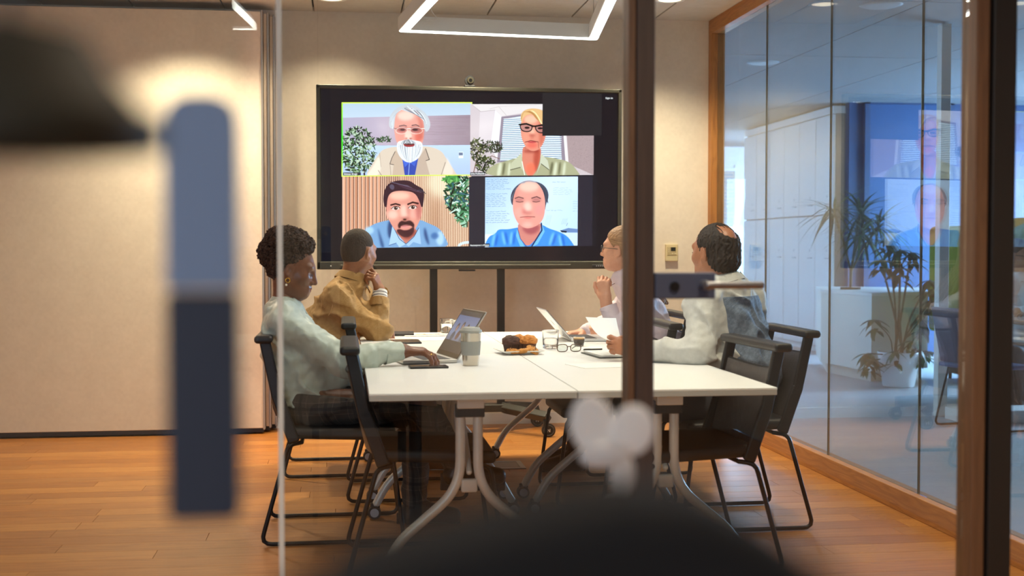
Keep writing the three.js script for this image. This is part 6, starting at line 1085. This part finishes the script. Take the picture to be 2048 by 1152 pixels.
{ // sheet of paper held up
  const t = thing('held_paper', 'curved white sheet of paper held by the man in pale shirt', 'paper', [paperAt.x, 0, paperAt.z]);
  const n = 12, pos = [], uv = [], idx = [], A = px(1171, 634, 5.72), B = px(1232, 636, 5.95), C = px(1246, 690, 5.62), D = px(1210, 678, 5.5);
  for (let j = 0; j <= n; j++) for (let i = 0; i <= n; i++) { const a = i / n, b = j / n, p = A.clone().lerp(B, a).lerp(D.clone().lerp(C, a), b).add(V(0, -0.018 * Math.sin(Math.PI * b) * (1 - 0.4 * a), 0.02 * Math.sin(Math.PI * a))); pos.push(p.x - paperAt.x, p.y, p.z - paperAt.z); uv.push(a, b); }
  for (let j = 0; j < n; j++) for (let i = 0; i < n; i++) { const q = j * (n + 1) + i; idx.push(q, q + 1, q + n + 1, q + 1, q + n + 2, q + n + 1); }
  const g = new THREE.BufferGeometry(); g.setAttribute('position', new THREE.Float32BufferAttribute(pos, 3)); g.setAttribute('uv', new THREE.Float32BufferAttribute(uv, 2)); g.setIndex(idx); g.computeVertexNormals();
  obj('sheet', g, M({ color: '#f4f3ef', roughness: 0.8, side: THREE.DoubleSide }), t);
}
// ---- smiling man at the booth table beyond the glass
{
  const Z = 9.35, J = {
    pelvis: px(2062, 715, Z), chest: px(2056, 610, Z), neck: px(2046, 556, Z), head: px(2038, 514, Z), face: V(0.55, -0.12, 0.83), front: V(0.3, 0, 0.95),
    shR: px(2012, 578, Z), shL: px(2100, 578, Z), elR: px(1998, 622, Z - 0.1), wrR: px(2046, 624, Z - 0.28), elL: px(2110, 624, Z - 0.12), wrL: px(2070, 624, Z - 0.28),
    hipR: px(2046, 715, Z), hipL: px(2078, 715, Z), knR: px(2030, 710, Z - 0.42), anR: px(2030, 840, Z - 0.4), knL: px(2090, 710, Z - 0.42), anL: px(2090, 840, Z - 0.4),
  };
  const skin = skinMat([190, 130, 100], 0.5), hair = M({ map: grainTex([74, 66, 58], 26, 128, [22, 22]), roughness: 0.8 });
  const P = person('smiling man with dark glasses and a white shirt at the booth', J, { skin, hairMat: hair, size: 1.02, lipMat: flat('#b85a52', 0.5), hands: [{ w: J.wrR.clone(), f: V(1, 0, 0.2), n: V(0, 1, 0.2), side: -1, curl: flatCurl }, { w: J.wrL.clone(), f: V(-1, 0, 0.3), n: V(0, 1, 0.2), side: 1, curl: flatCurl }] });
  const { put, hf, H } = P, sh = fabric([226, 220, 216], 5, 0.7), at = hf.P;
  put('shirt', nets({ add: [...torsoPrims(J, 0.012), ...['L', 'R'].flatMap((s) => [cap(J['sh' + s], J['el' + s], 0.068, 0.058, 0.05), cap(J['el' + s], J['wr' + s], 0.056, 0.042, 0.03)])], disp: clothDisp(0.009, 8, 81), cut: [(x, y) => 0.5 - y, (x, y, z) => (Math.hypot(x - J.neck.x, z - J.neck.z) < 0.06 ? y - J.neck.y - 0.01 : -1)], grow: 0.02 }, 0.009), sh);
  collar(J, H.B, sh, put, 0.07, 0.045);
  put('trousers', nets({ add: [...legPrims(J, 0.012), ell(J.pelvis, V(0.17, 0.12, 0.16), 0.06)], cut: [(x, y) => y - 0.6] }, 0.014), flat('#23252c', 0.85));
  put('hair', nets({ add: [ell(at(0, 0.046, -0.024), V(0.083, 0.1, 0.104), 0.01, H.B.q), ell(at(0, 0.0, -0.055), V(0.07, 0.075, 0.06), 0.03, H.B.q)], disp: (x, y, z) => 0.003 * n3(x * 90, y * 60, z * 90), cut: [(x, y, z) => { const d = V(x, y, z).sub(H.c), f = d.dot(H.B.f), u = d.dot(H.B.u); return Math.max(f - 0.004 - Math.max(0, u - 0.02) * 0.9, -0.05 - u); }] }, 0.005), hair);
  const g = []; for (const k of [-1, 1]) { const pts = []; for (let i = 0; i <= 24; i++) { const a = i / 24 * 6.2832; pts.push(at(k * 0.034 + 0.027 * Math.cos(a), 0.01 + 0.017 * Math.sin(a), 0.106)); } g.push(tube(pts, 0.0028, { smooth: true, seg: 36, radial: 6 }), tube([at(k * 0.06, 0.016, 0.1), at(k * 0.08, 0.014, -0.01)], 0.0026, { radial: 6 })); } g.push(tube([at(-0.008, 0.014, 0.107), at(0.008, 0.014, 0.107)], 0.0026, { radial: 6 }));
  put('spectacles', merge(g), flat('#15161a', 0.3));
  put('watch', new THREE.TorusGeometry(0.033, 0.006, 8, 28).rotateY(Math.PI / 2 - 0.4).translate(J.wrR.x, J.wrR.y, J.wrR.z), mat.blackMetal);
}

renderer.render(scene, camera);
